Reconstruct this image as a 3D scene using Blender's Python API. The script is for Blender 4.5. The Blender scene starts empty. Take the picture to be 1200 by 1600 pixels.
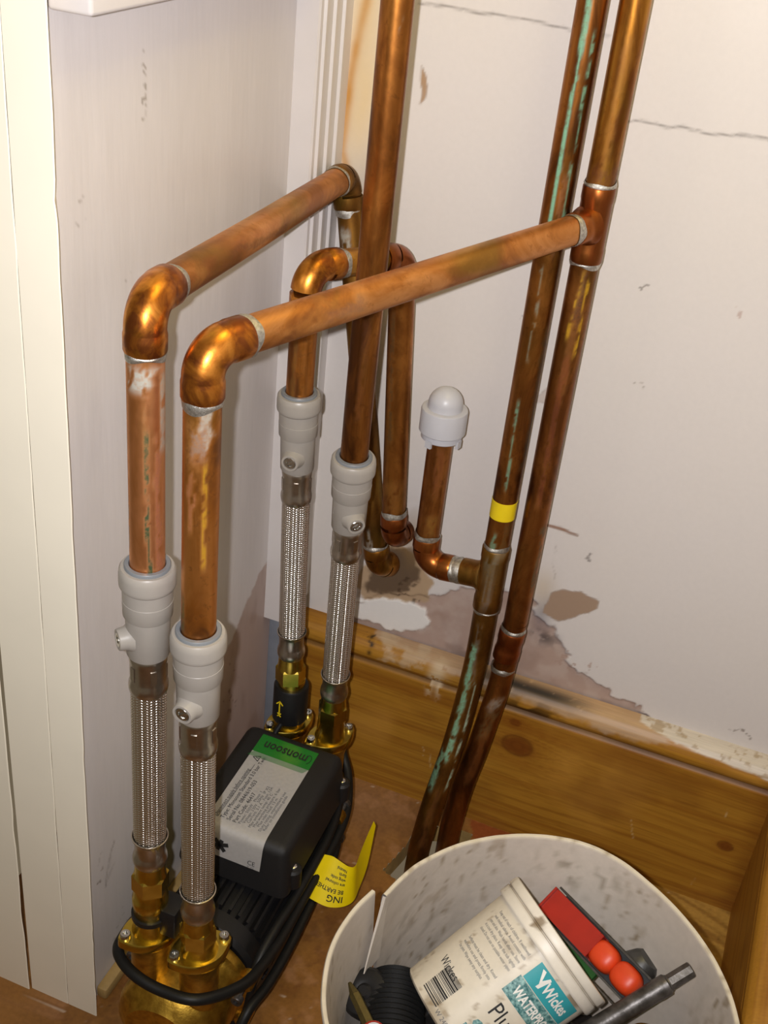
import bpy, bmesh, math, random
import numpy as np
from mathutils import Vector, Matrix

sc = bpy.context.scene
C = sc.collection
random.seed(4)
PI = math.pi

# ------------------------------------------------------------------ camera
cam_data = bpy.data.cameras.new('camera')
cam = bpy.data.objects.new('camera', cam_data)
C.objects.link(cam)
_h, _p, _r = [math.radians(a) for a in (-18.188, -31.585, 6.49)]
_f = Vector((math.sin(_h)*math.cos(_p), math.cos(_h)*math.cos(_p), math.sin(_p)))
_x = Vector((math.cos(_h), -math.sin(_h), 0)); _u = _x.cross(_f)
RIGHT = _x*math.cos(_r) + _u*math.sin(_r)
UP = -_x*math.sin(_r) + _u*math.cos(_r)
CAM = Vector((.398, -.93, .934))
cam.matrix_world = Matrix((RIGHT, UP, -_f)).transposed().to_4x4()
cam.location = CAM
cam_data.sensor_fit = 'HORIZONTAL'; cam_data.sensor_width = 36
cam_data.lens = 36*1850/1200
cam_data.clip_start = .01
sc.camera = cam

# ------------------------------------------------------------------ light
world = bpy.data.worlds.new('room_ambience'); sc.world = world
world.use_nodes = True
bg = world.node_tree.nodes['Background']
bg.inputs[0].default_value = (1.0, .78, .50, 1); bg.inputs[1].default_value = .13

flash_d = bpy.data.lights.new('camera_flash', 'SPOT')
flash_d.energy = 27; flash_d.color = (.99, .975, 1.0)
flash_d.spot_size = math.radians(125); flash_d.spot_blend = 1.0; flash_d.shadow_soft_size = .0045
flash = bpy.data.objects.new('camera_flash', flash_d); C.objects.link(flash)
flash.location = CAM - RIGHT*.023 + UP*.004
flash.rotation_euler = (-(Vector((.20, -.02, .60)) - flash.location)).to_track_quat('Z', 'Y').to_euler()

bulb_d = bpy.data.lights.new('room_bulb', 'POINT')
bulb_d.energy = 12.5; bulb_d.color = (1.0, .80, .24); bulb_d.shadow_soft_size = .25
bulb = bpy.data.objects.new('room_bulb', bulb_d); C.objects.link(bulb)
bulb.location = (.44, -.36, 1.50)

sc.view_settings.view_transform = 'Standard'
sc.view_settings.look = 'None'
sc.view_settings.gamma = 1
sc.view_settings.use_curve_mapping = False
sc.view_settings.exposure = 0.13

# ------------------------------------------------------------------ helpers
def s2l(c):
    return tuple((v/12.92 if v <= .04045 else ((v+.055)/1.055)**2.4) for v in c)
def rgb(r, g, b):
    return s2l((r/255, g/255, b/255))

def empty(name, label, cat, loc=(0, 0, 0), group=None, rot=None):
    o = bpy.data.objects.new(name, None); C.objects.link(o)
    o.empty_display_size = .02
    o.location = loc
    if rot is not None: o.rotation_euler = rot
    return tag(o, label, cat, group)
def tag(o, label=None, cat=None, group=None, kind=None):
    if label: o['label'] = label
    if cat: o['category'] = cat
    if group: o['group'] = group
    if kind: o['kind'] = kind
    return o

def obj(name, data, mat=None, parent=None, smooth=True, local=False, label=None, angle=40):
    """data = bmesh | (verts, faces) | Mesh -> ONE mesh object. Coordinates are world unless local."""
    if isinstance(data, bmesh.types.BMesh):
        me = bpy.data.meshes.new(name); data.to_mesh(me); data.free()
    elif isinstance(data, bpy.types.Mesh):
        me = data
    else:
        me = bpy.data.meshes.new(name)
        me.from_pydata([tuple(v) for v in data[0]], [], [tuple(f) for f in data[1]])
        bm = bmesh.new(); bm.from_mesh(me); bmesh.ops.recalc_face_normals(bm, faces=bm.faces); bm.to_mesh(me); bm.free()
    o = bpy.data.objects.new(name, me); C.objects.link(o)
    if parent is not None:
        o.parent = parent
        if not local:
            p = parent; off = Vector((0, 0, 0))
            while p is not None: off += p.location; p = p.parent
            me.transform(Matrix.Translation(-off))
    if mat: 
        me.materials.clear(); me.materials.append(mat)
    if smooth and len(me.polygons):
        me.polygons.foreach_set('use_smooth', [True]*len(me.polygons))
        if angle < 180: me.set_sharp_from_angle(angle=math.radians(angle))
    if label: o['label'] = label
    return o

def join(*parts):
    V, Fc = [], []
    for v, f in parts:
        n = len(V); V += [tuple(p) for p in v]; Fc += [tuple(i+n for i in q) for q in f]
    return V, Fc

def frame(d):
    d = Vector(d).normalized()
    a = Vector((0, 0, 1)) if abs(d.z) < .95 else Vector((1, 0, 0))
    x = a.cross(d).normalized(); y = d.cross(x)
    return x, y, d

def tube(pts, r, n=24, cap=True, r2=None):
    pts = [Vector(p) for p in pts]
    m = len(pts); rs = r if hasattr(r, '__len__') else [r]*m
    V, Fc = [], []
    t0 = (pts[1]-pts[0]).normalized(); x, y, _ = frame(t0)
    for i, p in enumerate(pts):
        t = ((pts[min(i+1, m-1)]-pts[i]).normalized() + (pts[i]-pts[max(i-1, 0)]).normalized()).normalized()
        q = t0.rotation_difference(t); x = q @ x; x = (x - t*x.dot(t)).normalized(); y = t.cross(x); t0 = t
        for k in range(n):
            a = 2*PI*k/n
            V.append(p + (x*math.cos(a) + y*math.sin(a))*rs[i])
    for i in range(m-1):
        for k in range(n):
            k2 = (k+1) % n
            Fc.append((i*n+k, i*n+k2, (i+1)*n+k2, (i+1)*n+k))
    if cap:
        Fc.append(tuple(range(n))[::-1]); Fc.append(tuple(range((m-1)*n, m*n)))
    return V, Fc

def lathe(p0, d, prof, n=32, cap=(True, True), rot=0):
    """profile of (height, radius) along the axis d from p0"""
    x, y, d = frame(d); p0 = Vector(p0); V, Fc = [], []
    for h, r in prof:
        for k in range(n):
            a = 2*PI*k/n + rot
            V.append(p0 + d*h + (x*math.cos(a) + y*math.sin(a))*r)
    m = len(prof)
    for i in range(m-1):
        for k in range(n):
            k2 = (k+1) % n
            Fc.append((i*n+k, i*n+k2, (i+1)*n+k2, (i+1)*n+k))
    if cap[0]: Fc.append(tuple(range(n))[::-1])
    if cap[1]: Fc.append(tuple(range((m-1)*n, m*n)))
    return V, Fc

def rbox(x0, x1, y0, y1, z0, z1, bev=.001, seg=2):
    bm = bmesh.new(); bmesh.ops.create_cube(bm, size=1)
    for v in bm.verts:
        v.co = Vector(((x0+x1)/2 + v.co.x*(x1-x0), (y0+y1)/2 + v.co.y*(y1-y0), (z0+z1)/2 + v.co.z*(z1-z0)))
    if bev: bmesh.ops.bevel(bm, geom=list(bm.edges), offset=bev, segments=seg, affect='EDGES', profile=.5)
    return bm

def obox(c, ax, ay, az, sx, sy, sz):
    c, ax, ay, az = Vector(c), Vector(ax), Vector(ay), Vector(az)
    V = [c + ax*(sx/2*i) + ay*(sy/2*j) + az*(sz/2*k) for i in (-1, 1) for j in (-1, 1) for k in (-1, 1)]
    return V, [(0,1,3,2), (4,6,7,5), (0,4,5,1), (2,3,7,6), (0,2,6,4), (1,5,7,3)]

def densify(pts, step=.002):
    pts = [Vector(p) for p in pts]; out = []
    for a, b in zip(pts, pts[1:]):
        n = max(1, int((b-a).length/step))
        out += [a.lerp(b, i/n) for i in range(n)]
    return out + [pts[-1]]

def spline(pts, n=10):
    P = [Vector(p) for p in pts]; P = [P[0]*2-P[1]] + P + [P[-1]*2-P[-2]]; out = []
    for i in range(1, len(P)-2):
        a, b, c, d = P[i-1:i+3]
        for k in range(n):
            t = k/n
            out.append(.5*((2*b) + (c-a)*t + (2*a-5*b+4*c-d)*t*t + (3*b-a-3*c+d)*t**3))
    return out + [P[-2]]

def bend(a, c, b, rad, leg, n=14):
    """elbow path: straight leg, arc of radius rad, straight leg around the corner c"""
    a, c, b = Vector(a), Vector(c), Vector(b)
    u = (a-c).normalized(); v = (b-c).normalized()
    th = PI - u.angle(v); t = rad*math.tan(th/2)
    bis = (u+v).normalized(); cen = c + bis*(rad/math.cos(th/2))
    s = c+u*t - cen; e = c+v*t - cen; ax = s.cross(e).normalized()
    arc = [cen + Matrix.Rotation(th*k/n, 3, ax) @ s for k in range(n+1)]
    return [c+u*(t+leg)] + arc + [c+v*(t+leg)], c+u*(t+leg), c+v*(t+leg)

# ------------------------------------------------------------------ numpy noise and painted masks
_rs = np.random.RandomState(7); _T = _rs.rand(256, 256)
def vnoise(x, y, seed=0):
    x = np.asarray(x)+seed*17.3; y = np.asarray(y)+seed*9.7
    xi = np.floor(x).astype(int); yi = np.floor(y).astype(int); fx = x-xi; fy = y-yi
    fx = fx*fx*(3-2*fx); fy = fy*fy*(3-2*fy); g = lambda i, j: _T[i % 256, j % 256]
    return (g(xi, yi)*(1-fx)+g(xi+1, yi)*fx)*(1-fy) + (g(xi, yi+1)*(1-fx)+g(xi+1, yi+1)*fx)*fy
def fbm(x, y, seed=0, o=4):
    s = 0; a = .5; t = 0
    for k in range(o):
        s = s + a*vnoise(x*2**k, y*2**k, seed+k); t += a; a *= .5
    return s/t
def sstep(a, b, v):
    t = np.clip((v-a)/(b-a), 0, 1); return t*t*(3-2*t)
def seg_dist(px, py, pts, closed):
    d = np.full(px.shape, 9.); n = len(pts)
    for i in range(n if closed else n-1):
        (ax, ay), (bx, by) = pts[i], pts[(i+1) % n]
        ux, uy = bx-ax, by-ay; t = np.clip(((px-ax)*ux+(py-ay)*uy)/(ux*ux+uy*uy+1e-12), 0, 1)
        d = np.minimum(d, np.hypot(px-ax-t*ux, py-ay-t*uy))
    return d
def inside(px, py, pts):
    r = np.zeros(px.shape, bool); n = len(pts)
    for i in range(n):
        (ax, ay), (bx, by) = pts[i], pts[(i+1) % n]
        if ay == by: continue
        c = ((ay > py) != (by > py)) & (px < (bx-ax)*(py-ay)/(by-ay)+ax); r ^= c
    return r
def poly_mask(px, py, pts, soft=.0015, warp=0., wf=120, seed=0):
    if warp:
        px = px + (fbm(px*wf, py*wf, seed)-.5)*2*warp; py = py + (fbm(px*wf, py*wf, seed+5)-.5)*2*warp
    d = seg_dist(px, py, pts, True); d = np.where(inside(px, py, pts), d, -d)
    return sstep(-soft, soft, d)
def line_mask(px, py, pts, w, soft, warp=0., wf=150, seed=0):
    if warp:
        px = px + (fbm(px*wf, py*wf, seed)-.5)*2*warp; py = py + (fbm(px*wf, py*wf, seed+5)-.5)*2*warp
    return 1-sstep(w-soft, w+soft, seg_dist(px, py, pts, False))
def over(col, m, c):
    m = m[..., None]; return col*(1-m) + np.array(c)*m
def speckle(px, py, cx, cy, rx, ry, f, th, seed):
    m = np.exp(-((px-cx)/rx)**2-((py-cy)/ry)**2)
    return sstep(th, th+.08, fbm(px*f, py*f, seed, 3)*(.55+.55*m))*np.minimum(1, m*2.5)

def grid_mesh(name, P, nu, nv, col, flip=False):
    """P: (nu*nv,3) array row-major v then u; col: (nu*nv,3)"""
    i = np.arange(nu-1)[None, :] + np.arange(nv-1)[:, None]*nu
    q = np.stack([i, i+1, i+nu+1, i+nu], -1).reshape(-1, 4)
    if flip: q = q[:, ::-1]
    me = bpy.data.meshes.new(name)
    me.vertices.add(len(P)); me.vertices.foreach_set('co', P.astype(np.float32).ravel())
    me.loops.add(q.size); me.loops.foreach_set('vertex_index', q.ravel().astype(np.int32))
    me.polygons.add(len(q)); me.polygons.foreach_set('loop_start', np.arange(0, q.size, 4, dtype=np.int32))
    me.update(calc_edges=True); me.validate()
    set_col(me, col)
    return me
def set_col(me, col, name='paint'):
    a = me.color_attributes.new(name, 'FLOAT_COLOR', 'POINT')
    c = np.ones((len(col), 4), np.float32); c[:, :col.shape[1]] = col
    a.data.foreach_set('color', c.ravel())

# ------------------------------------------------------------------ materials
def mat(name):
    m = bpy.data.materials.new(name); m.use_nodes = True
    nt = m.node_tree; return m, nt, nt.nodes['Principled BSDF']
def nd(nt, t, **kw):
    n = nt.nodes.new(t)
    for k, v in kw.items(): setattr(n, k, v)
    return n
def noise(nt, scale, detail=4, rough=.55, dist=0, vec=None, stretch=None):
    n = nd(nt, 'ShaderNodeTexNoise'); n.inputs['Scale'].default_value = scale
    n.inputs['Detail'].default_value = detail; n.inputs['Roughness'].default_value = rough; n.inputs['Distortion'].default_value = dist
    tc = nd(nt, 'ShaderNodeTexCoord')
    if stretch:
        mp = nd(nt, 'ShaderNodeMapping'); mp.inputs['Scale'].default_value = stretch
        nt.links.new(tc.outputs['Object'], mp.inputs['Vector']); nt.links.new(mp.outputs[0], n.inputs['Vector'])
    else: nt.links.new(tc.outputs['Object'], n.inputs['Vector'])
    return n.outputs['Fac']
def ramp(nt, fac, stops):
    r = nd(nt, 'ShaderNodeValToRGB'); el = r.color_ramp.elements
    while len(el) < len(stops): el.new(.5)
    for e, (p, c) in zip(el, stops):
        e.position = p; e.color = (*c, 1) if len(c) == 3 else c
    nt.links.new(fac, r.inputs[0]); return r.outputs[0]
def mix(nt, fac, a, b, mode='MIX'):
    m = nd(nt, 'ShaderNodeMix', data_type='RGBA', blend_type=mode)
    for s, v in ((m.inputs[0], fac), (m.inputs[6], a), (m.inputs[7], b)):
        if isinstance(v, bpy.types.NodeSocket): nt.links.new(v, s)
        elif isinstance(v, tuple): s.default_value = (*v, 1)
        else: s.default_value = v
    return m.outputs[2]
def math_(nt, op, a, b=None, clamp=False):
    m = nd(nt, 'ShaderNodeMath', operation=op, use_clamp=clamp)
    for s, v in zip(m.inputs, (a, b)):
        if v is None: continue
        if isinstance(v, bpy.types.NodeSocket): nt.links.new(v, s)
        else: s.default_value = v
    return m.outputs[0]
def bump(nt, bs, h, strength=.2, dist=.001):
    b = nd(nt, 'ShaderNodeBump'); b.inputs['Strength'].default_value = strength; b.inputs['Distance'].default_value = dist
    nt.links.new(h, b.inputs['Height']); nt.links.new(b.outputs[0], bs.inputs['Normal'])

def simple(name, color, rough=.5, metal=0., var=.08, scale=60, bmp=0., spec=.5, col2=None):
    m, nt, bs = mat(name)
    c2 = col2 or tuple(v*(1-var*2) for v in color)
    n = noise(nt, scale, 4)
    nt.links.new(ramp(nt, n, [(.3, c2), (.65, color)]), bs.inputs['Base Color'])
    bs.inputs['Roughness'].default_value = rough; bs.inputs['Metallic'].default_value = metal
    bs.inputs['Specular IOR Level'].default_value = spec
    if bmp: bump(nt, bs, noise(nt, scale*4, 3), bmp, .0006)
    return m

def painted(name, rough=.5, bmp=.08, bscale=300, spec=.4, stretch=None, fine=.05, fscale=200):
    m, nt, bs = mat(name)
    a = nd(nt, 'ShaderNodeVertexColor', layer_name='paint')
    n = noise(nt, fscale, 3, stretch=stretch)
    d = ramp(nt, n, [(.3, (1-fine*2,)*3), (.7, (1,)*3)])
    nt.links.new(mix(nt, 1., a.outputs['Color'], d, 'MULTIPLY'), bs.inputs['Base Color'])
    bs.inputs['Roughness'].default_value = rough; bs.inputs['Specular IOR Level'].default_value = spec
    if bmp: bump(nt, bs, noise(nt, bscale, 4, stretch=stretch), bmp, .001)
    return m

def copper(name, bright, mid, dark, scale=28, lo=.34, hi=.66, rough=.36, stretch=(1, 1, .35), metal=.92, spot=.5):
    m, nt, bs = mat(name)
    n1 = noise(nt, scale, 5, .6, .8, stretch=stretch)
    base = ramp(nt, n1, [(lo, dark), ((lo+hi)/2, mid), (hi, bright)])
    n2 = noise(nt, scale*6, 4, .6, .3)
    f2 = ramp(nt, n2, [(.58, (0, 0, 0)), (.74, (spot,)*3)])
    base = mix(nt, f2, base, dark)
    n4 = noise(nt, scale*.6, 3, .5, 1.2, stretch=stretch)
    f4 = ramp(nt, n4, [(.52, (0, 0, 0)), (.68, (.45, .45, .45))])
    base = mix(nt, f4, base, (mid[0]*.55, mid[1]*.95, mid[2]*.5))
    a = nd(nt, 'ShaderNodeVertexColor', layer_name='wear_glint')
    n3 = noise(nt, 420, 3)
    brk = ramp(nt, n3, [(.25, (.55,)*3), (.55, (1,)*3)])
    am = math_(nt, 'MULTIPLY', a.outputs['Alpha'], brk)
    nt.links.new(mix(nt, am, base, a.outputs['Color']), bs.inputs['Base Color'])
    nt.links.new(math_(nt, 'SUBTRACT', metal, math_(nt, 'MULTIPLY', am, .7), True), bs.inputs['Metallic'])
    r = math_(nt, 'ADD', math_(nt, 'MULTIPLY', n2, .22), rough-.09)
    nt.links.new(math_(nt, 'ADD', r, math_(nt, 'MULTIPLY', am, .25)), bs.inputs['Roughness'])
    bump(nt, bs, n2, .05, .0005)
    return m

M = {}
M['cu_dark'] = copper('dark tarnished copper', (0.432, 0.168, 0.034), (0.270, 0.096, 0.019), (0.108, 0.038, 0.010), rough=.34, lo=.38, hi=.62)
M['cu_brown'] = copper('brown copper', (0.414, 0.160, 0.037), (0.243, 0.084, 0.019), (0.108, 0.040, 0.012), rough=.36, lo=.38, hi=.62)
M['cu_gold'] = copper('golden copper', (0.540, 0.264, 0.043), (0.378, 0.160, 0.022), (0.180, 0.060, 0.012), rough=.34, lo=.38, hi=.62)
M['cu_pink'] = copper('bright pink copper', (0.817, 0.378, 0.176), (0.760, 0.324, 0.128), (0.589, 0.234, 0.072), rough=.40, spot=.25)
M['cu_mottled'] = copper('mottled orange copper', (0.684, 0.288, 0.074), (0.540, 0.200, 0.037), (0.270, 0.104, 0.031), rough=.36, spot=.7, lo=.40, hi=.60)
M['cu_matte'] = copper('matte copper', (0.666, 0.304, 0.099), (0.522, 0.208, 0.050), (0.342, 0.124, 0.031), rough=.44, stretch=(1, .35, 1), spot=.6, lo=.40, hi=.60)
M['cu_elbow'] = copper('heat tinted copper', (0.720, 0.288, 0.046), (0.522, 0.180, 0.025), (0.270, 0.080, 0.019), rough=.31, lo=.40, hi=.60, scale=45, stretch=(1, 1, 1), spot=.3)
M['cu_olive'] = copper('olive tarnished copper', (0.378, 0.192, 0.037), (0.234, 0.104, 0.019), (0.090, 0.040, 0.012), rough=.42)
M['cu_tee'] = copper('dark red copper', (0.450, 0.144, 0.031), (0.297, 0.080, 0.019), (0.180, 0.048, 0.012), rough=.32)
M['solder'] = simple('solder', (.62, .60, .55), .38, .9, .2, 500, .5, col2=(.33, .31, .27))
M['grey_plastic'] = simple('grey plastic', rgb(158, 152, 144), .36, 0, .03, 80, .03)
M['grey_ring'] = simple('blue grey plastic', rgb(120, 124, 128), .4, 0, .04, 80)
M['white_plastic'] = simple('white plastic', rgb(186, 186, 191), .38, 0, .02, 80, .02)
M['steel'] = simple('steel ferrule', (.56, .52, .47), .30, 1, .1, 120, .04)
M['chrome'] = simple('chrome screw', (.7, .69, .66), .2, 1, .2, 300)
M['brass'] = simple('brass', (.72, .53, .10), .26, 1, .12, 90, .06, col2=(.52, .36, .05))
M['brass_cast'] = simple('cast brass', (.60, .37, .055), .42, 1, .2, 140, .25, col2=(.34, .19, .025))
M['black'] = simple('black plastic', (.010, .0095, .010), .42, 0, .1, 200, .1, spec=.35)
M['black_cover'] = simple('black textured plastic', (.013, .0125, .013), .5, 0, .15, 900, .3, spec=.35)
M['black_rubber'] = simple('black rubber', (.008, .008, .008), .5, 0, .1, 120, .05, spec=.3)
M['yellow'] = simple('yellow tape', (.78, .58, .01), .4, 0, .05, 60)
M['tag_yellow'] = simple('yellow warning tape', (.80, .62, .0), .45, 0, .04, 60)
M['ink'] = simple('black ink', (.012, .012, .012), .6)
M['ink_grey'] = simple('grey ink', (.12, .12, .12), .6)
M['label_silver'] = simple('silver label foil', rgb(176, 174, 172), .42, .25, .04, 300)
M['label_green'] = simple('green print', rgb(20, 112, 32), .45, .1, .05, 300)
M['teal'] = simple('teal print', rgb(52, 158, 168), .45, 0, .05, 90)
M['teal_dark'] = simple('mottled dark teal print', rgb(24, 92, 96), .5, 0, .3, 420, col2=rgb(150, 190, 188))
M['white_ink'] = simple('white print', rgb(235, 235, 230), .5)
M['red_plastic'] = simple('red grip plastic', rgb(160, 34, 20), .4, 0, .1, 50, .05)
M['orange_plastic'] = simple('orange red plastic', rgb(212, 66, 26), .42, 0, .08, 50, .05)
M['green_plastic'] = simple('green plastic', rgb(22, 84, 26), .45, 0, .06, 60)
M['gunmetal'] = simple('grimy steel', (.15, .14, .135), .42, .8, .25, 120, .2, col2=(.06, .055, .05))
M['dark_metal'] = simple('dark grey metal', (.10, .10, .10), .42, .7, .2, 120, .1)
M['batten'] = simple('raw wood batten', rgb(168, 138, 84), .6, 0, .15, 60, .1)
M['grey_paint'] = simple('blue grey paint', rgb(118, 122, 130), .5, 0, .06, 60, .1)
M['white_gloss'] = simple('white gloss paint', rgb(205, 199, 196), .35, 0, .02, 30, .03)
M['frame_paint'] = simple('cream white gloss paint', rgb(240, 233, 214), .38, 0, .02, 14, .04)
M['dark_void'] = simple('dark gap', (.02, .018, .015), .8)
M['wall_back'] = painted('back wall paint', .42, .05, 260, fine=.012)
M['wall_left'] = painted('left wall paint', .38, .12, 240, stretch=(1, 1, .12), fine=.02)
M['skirting'] = painted('varnished pine', .46, .04, 300, .32, (.06, 1, 1), .08, 500)
M['floor'] = painted('varnished board floor', .42, .10, 260, .45, None, .10, 220)
M['bucket'] = painted('scuffed white plastic', .42, .06, 200, .4, None, .04, 150)
M['tub'] = painted('white tub plastic', .4, .03, 120, .4, None, .03, 150)
M['brown_bits'] = simple('reddish offcut wood', rgb(142, 70, 34), .5, 0, .2, 80, .1)

def wear_glint(o, streaks, axis='z'):
    """streaks of wear and painted highlights on a pipe: (z0, z1, u0, u1, half width, colour, alpha, seed); u = sine of the azimuth on the room side"""
    me = o.data; n = len(me.vertices)
    co = np.empty(n*3, np.float32); me.vertices.foreach_get('co', co); co = co.reshape(-1, 3)
    no = np.empty(n*3, np.float32); me.vertices.foreach_get('normal', no); no = no.reshape(-1, 3)
    off = Vector((0, 0, 0)); p = o.parent
    while p is not None: off += p.location; p = p.parent
    co = co + np.array(off)
    if axis == 'z':
        e1 = np.array([.97, .24, 0]); e2 = np.array([.24, -.97, 0])
        t = co[:, 2]
    else:
        e1 = np.array([0, 0, 1.]); e2 = np.array([.62, -.78, 0]); t = co[:, 1]
    u = no@e1; fr = no@e2
    out = np.zeros((n, 4)); 
    for z0, z1, u0, u1, w, c, al, sd in streaks:
        k = np.clip((t-z0)/(z1-z0), 0, 1); uc = u0+(u1-u0)*k + (fbm(t*70, t*0+sd, sd)-.5)*.22
        ww = w*(.25+1.5*fbm(t*110, t*0+sd*3, sd+1)) if al < 1 else w*(.55+.9*fbm(t*60, t*0+sd*3, sd+1))
        m = (1-sstep(ww*.65, ww*1.15, np.abs(u-uc)))*sstep(z0-.006, z0+.004, t)*(1-sstep(z1-.004, z1+.006, t))*(fr > -.15)*al
        if al < 1: m = m*sstep(.26, .40, fbm(t*180, u*6, sd+2))
        out[:, :3] = out[:, :3]*(1-m[:, None]) + np.array(c)*m[:, None]
        out[:, 3] = np.maximum(out[:, 3], m)
    nz = out[:, 3] > 0
    a = me.color_attributes.new('wear_glint', 'FLOAT_COLOR', 'POINT'); a.data.foreach_set('color', out.astype(np.float32).ravel())

def text(name, s, size, origin, ux, uy, m, parent, wrap=None, off=.0003, label=None, align='LEFT', sx=1., bold=0.):
    """flat lettering at origin, reading along ux, up along uy; wrap maps (a, b) to a point instead"""
    cu = bpy.data.curves.new(name, 'FONT'); cu.body = s; cu.size = size; cu.align_x = align; cu.resolution_u = 2; cu.offset = bold
    t = bpy.data.objects.new(name, cu); C.objects.link(t)
    bpy.context.view_layer.update()
    me = bpy.data.meshes.new_from_object(t.evaluated_get(bpy.context.evaluated_depsgraph_get()))
    bpy.data.objects.remove(t)
    ux, uy = Vector(ux).normalized(), Vector(uy).normalized(); nz = ux.cross(uy); o0 = Vector(origin)
    for v in me.vertices:
        v.co = wrap(v.co.x*sx, v.co.y) if wrap else o0 + ux*v.co.x*sx + uy*v.co.y + nz*off
    return obj(name, me, m, parent, smooth=False, label=label)

# ------------------------------------------------------------------ the setting
WHITE = rgb(213, 207, 204); PLASTER = rgb(172, 146, 132); TAN = rgb(160, 136, 116); FILL = rgb(222, 216, 210)
x = np.arange(0, .5331, .0016); z = np.r_[0, .05, .1, np.arange(.15, .872, .0016), .95, 1.1, 1.3, 1.6]
X, Z = np.meshgrid(x, z); X = X.ravel(); Z = Z.ravel()
col = np.tile(np.array(WHITE), (len(X), 1))
col = over(col, .22*fbm(X*9, Z*9, 3), rgb(214, 205, 188))
# yellow damp stain beside the corner
col = over(col, .62*np.exp(-((X-.032)/.022)**2)*sstep(.60, .70, Z)*(.5+.7*fbm(X*30, Z*12, 9)), rgb(222, 186, 100))
col = over(col, .92*np.exp(-(seg_dist(X, Z, [(.033, .86), (.0316, .79), (.025, .752), (.0222, .727), (.0205, .69), (.0195, .667), (.027, .648), (.036, .635)], False)/.0042)**2)*(.5+.6*fbm(X*40, Z*40, 2)), rgb(186, 124, 14))
col = over(col, .3*np.exp(-((X-.05)/.013)**2-((Z-.64)/.03)**2), rgb(120, 100, 90))  # separate grey-brown patch, right of the upper elbow
# bare plaster above the skirting
pl = [(.05, .16), (.066, .212), (.0859, .226), (.1159, .236), (.14, .247), (.1677, .263), (.2061, .278), (.235, .29), (.2665, .262), (.2774, .2526), (.2904, .2339),
      (.3102, .2137), (.3339, .2071), (.3638, .2006), (.3793, .1931), (.383, .16)]
pm = poly_mask(X, Z, pl, .0018, .010, 90, 3)
col = over(col, pm*.93, PLASTER); col = over(col, pm*.4*sstep(.4, .7, fbm(X*60, Z*60, 8)), rgb(196, 180, 170))
col = over(col, pm*.30*sstep(.5, .7, fbm(X*34, Z*34, 18)), rgb(140, 112, 98))
col = over(col, speckle(X, Z, .302, .222, .028, .02, 210, .62, 4)*.8, PLASTER)
# hardened tan filler round the pipe hole, white filler patch under it
col = over(col, poly_mask(X, Z, [(.068, .236), (.074, .256), (.10, .30), (.136, .295), (.150, .268), (.148, .246), (.125, .226), (.09, .221)], .002, .006, 100, 6), rgb(178, 152, 122))
col = over(col, .8*poly_mask(X, Z, [(.08, .236), (.098, .29), (.126, .30), (.137, .28), (.131, .256), (.11, .238)], .003, .006, 120, 7), rgb(66, 48, 34))
col = over(col, speckle(X, Z, .125, .25, .03, .02, 190, .60, 12)*.7, rgb(70, 52, 38))
fm = poly_mask(X, Z, [(.0700, .2189), (.0773, .2225), (.1029, .2313), (.1330, .2376), (.1480, .2330), (.1530, .2231), (.1480, .2063), (.1138, .1954), (.068, .1962)], .0014, .004, 130, 11)
col = over(col, fm, rgb(232, 228, 222))
# scorch and soot round the right-hand risers
col = over(col, .55*np.exp(-((X-.262)/.010)**2-((Z-.27)/.028)**2)*(.6+.6*fbm(X*120, Z*120, 20)), rgb(96, 92, 104))
col = over(col, .75*np.exp(-((X-.268)/.016)**2-((Z-.243)/.008)**2)*sstep(.35, .6, fbm(X*140, Z*140, 21)), rgb(54, 46, 48))
col = over(col, .40*np.exp(-((X-.258)/.012)**2-((Z-.30)/.02)**2), rgb(196, 172, 130))
col = over(col, .55*np.exp(-((X-.205)/.03)**2-((Z-.196)/.008)**2)*sstep(.3, .6, fbm(X*110, Z*110, 22)), rgb(70, 60, 62))
col = over(col, .6*np.exp(-((X-.125)/.014)**2-((Z-.315)/.028)**2)*sstep(.30, .6, fbm(X*60, Z*40, 25)), rgb(150, 118, 70))
# flaked patches, cracks and scuffs
for pts, c, w, sd in (([(.262, .2735), (.2678, .2964), (.2776, .3043), (.2943, .308), (.3116, .3046), (.3121, .2958), (.2974, .2815), (.2793, .2672)], TAN, .0022, 31),
                      ([(.248, .3690), (.2629, .3700), (.2800, .3676), (.2800, .3660), (.2629, .3664), (.248, .3668)], rgb(150, 118, 100), .001, 32),
                      ([(.0817, .7457), (.0866, .738), (.0885, .7300), (.0874, .7206), (.0841, .716), (.0840, .727), (.0822, .734)], rgb(166, 136, 106), .0008, 33),
                      ([(.216, .486), (.226, .500), (.233, .509), (.240, .503), (.228, .488)], rgb(196, 184, 176), .002, 34)):
    col = over(col, poly_mask(X, Z, pts, .0009, w, 120, sd), c)
    col = over(col, .35*line_mask(X, Z, pts+pts[:1], .0004, .0008, w, 120, sd), rgb(110, 94, 84))
for pts in ([(.0741, .7903), (.0978, .7908), (.1287, .7916), (.1643, .7909), (.1959, .7895), (.2237, .7888)],
            [(.2300, .7330), (.2523, .7334), (.2645, .7339), (.2792, .7335), (.2909, .7352), (.3079, .7345), (.331, .7368), (.3541, .7378), (.42, .740), (.533, .742)]):
    col = over(col, .85*line_mask(X, Z, pts, .0005, .0014, .0022, 90, 41), rgb(92, 84, 78))
col = over(col, .5*line_mask(X, Z, [(.262, .355), (.264, .33), (.268, .312)], .0001, .0009, .002, 110, 43), rgb(120, 108, 100))
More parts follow.
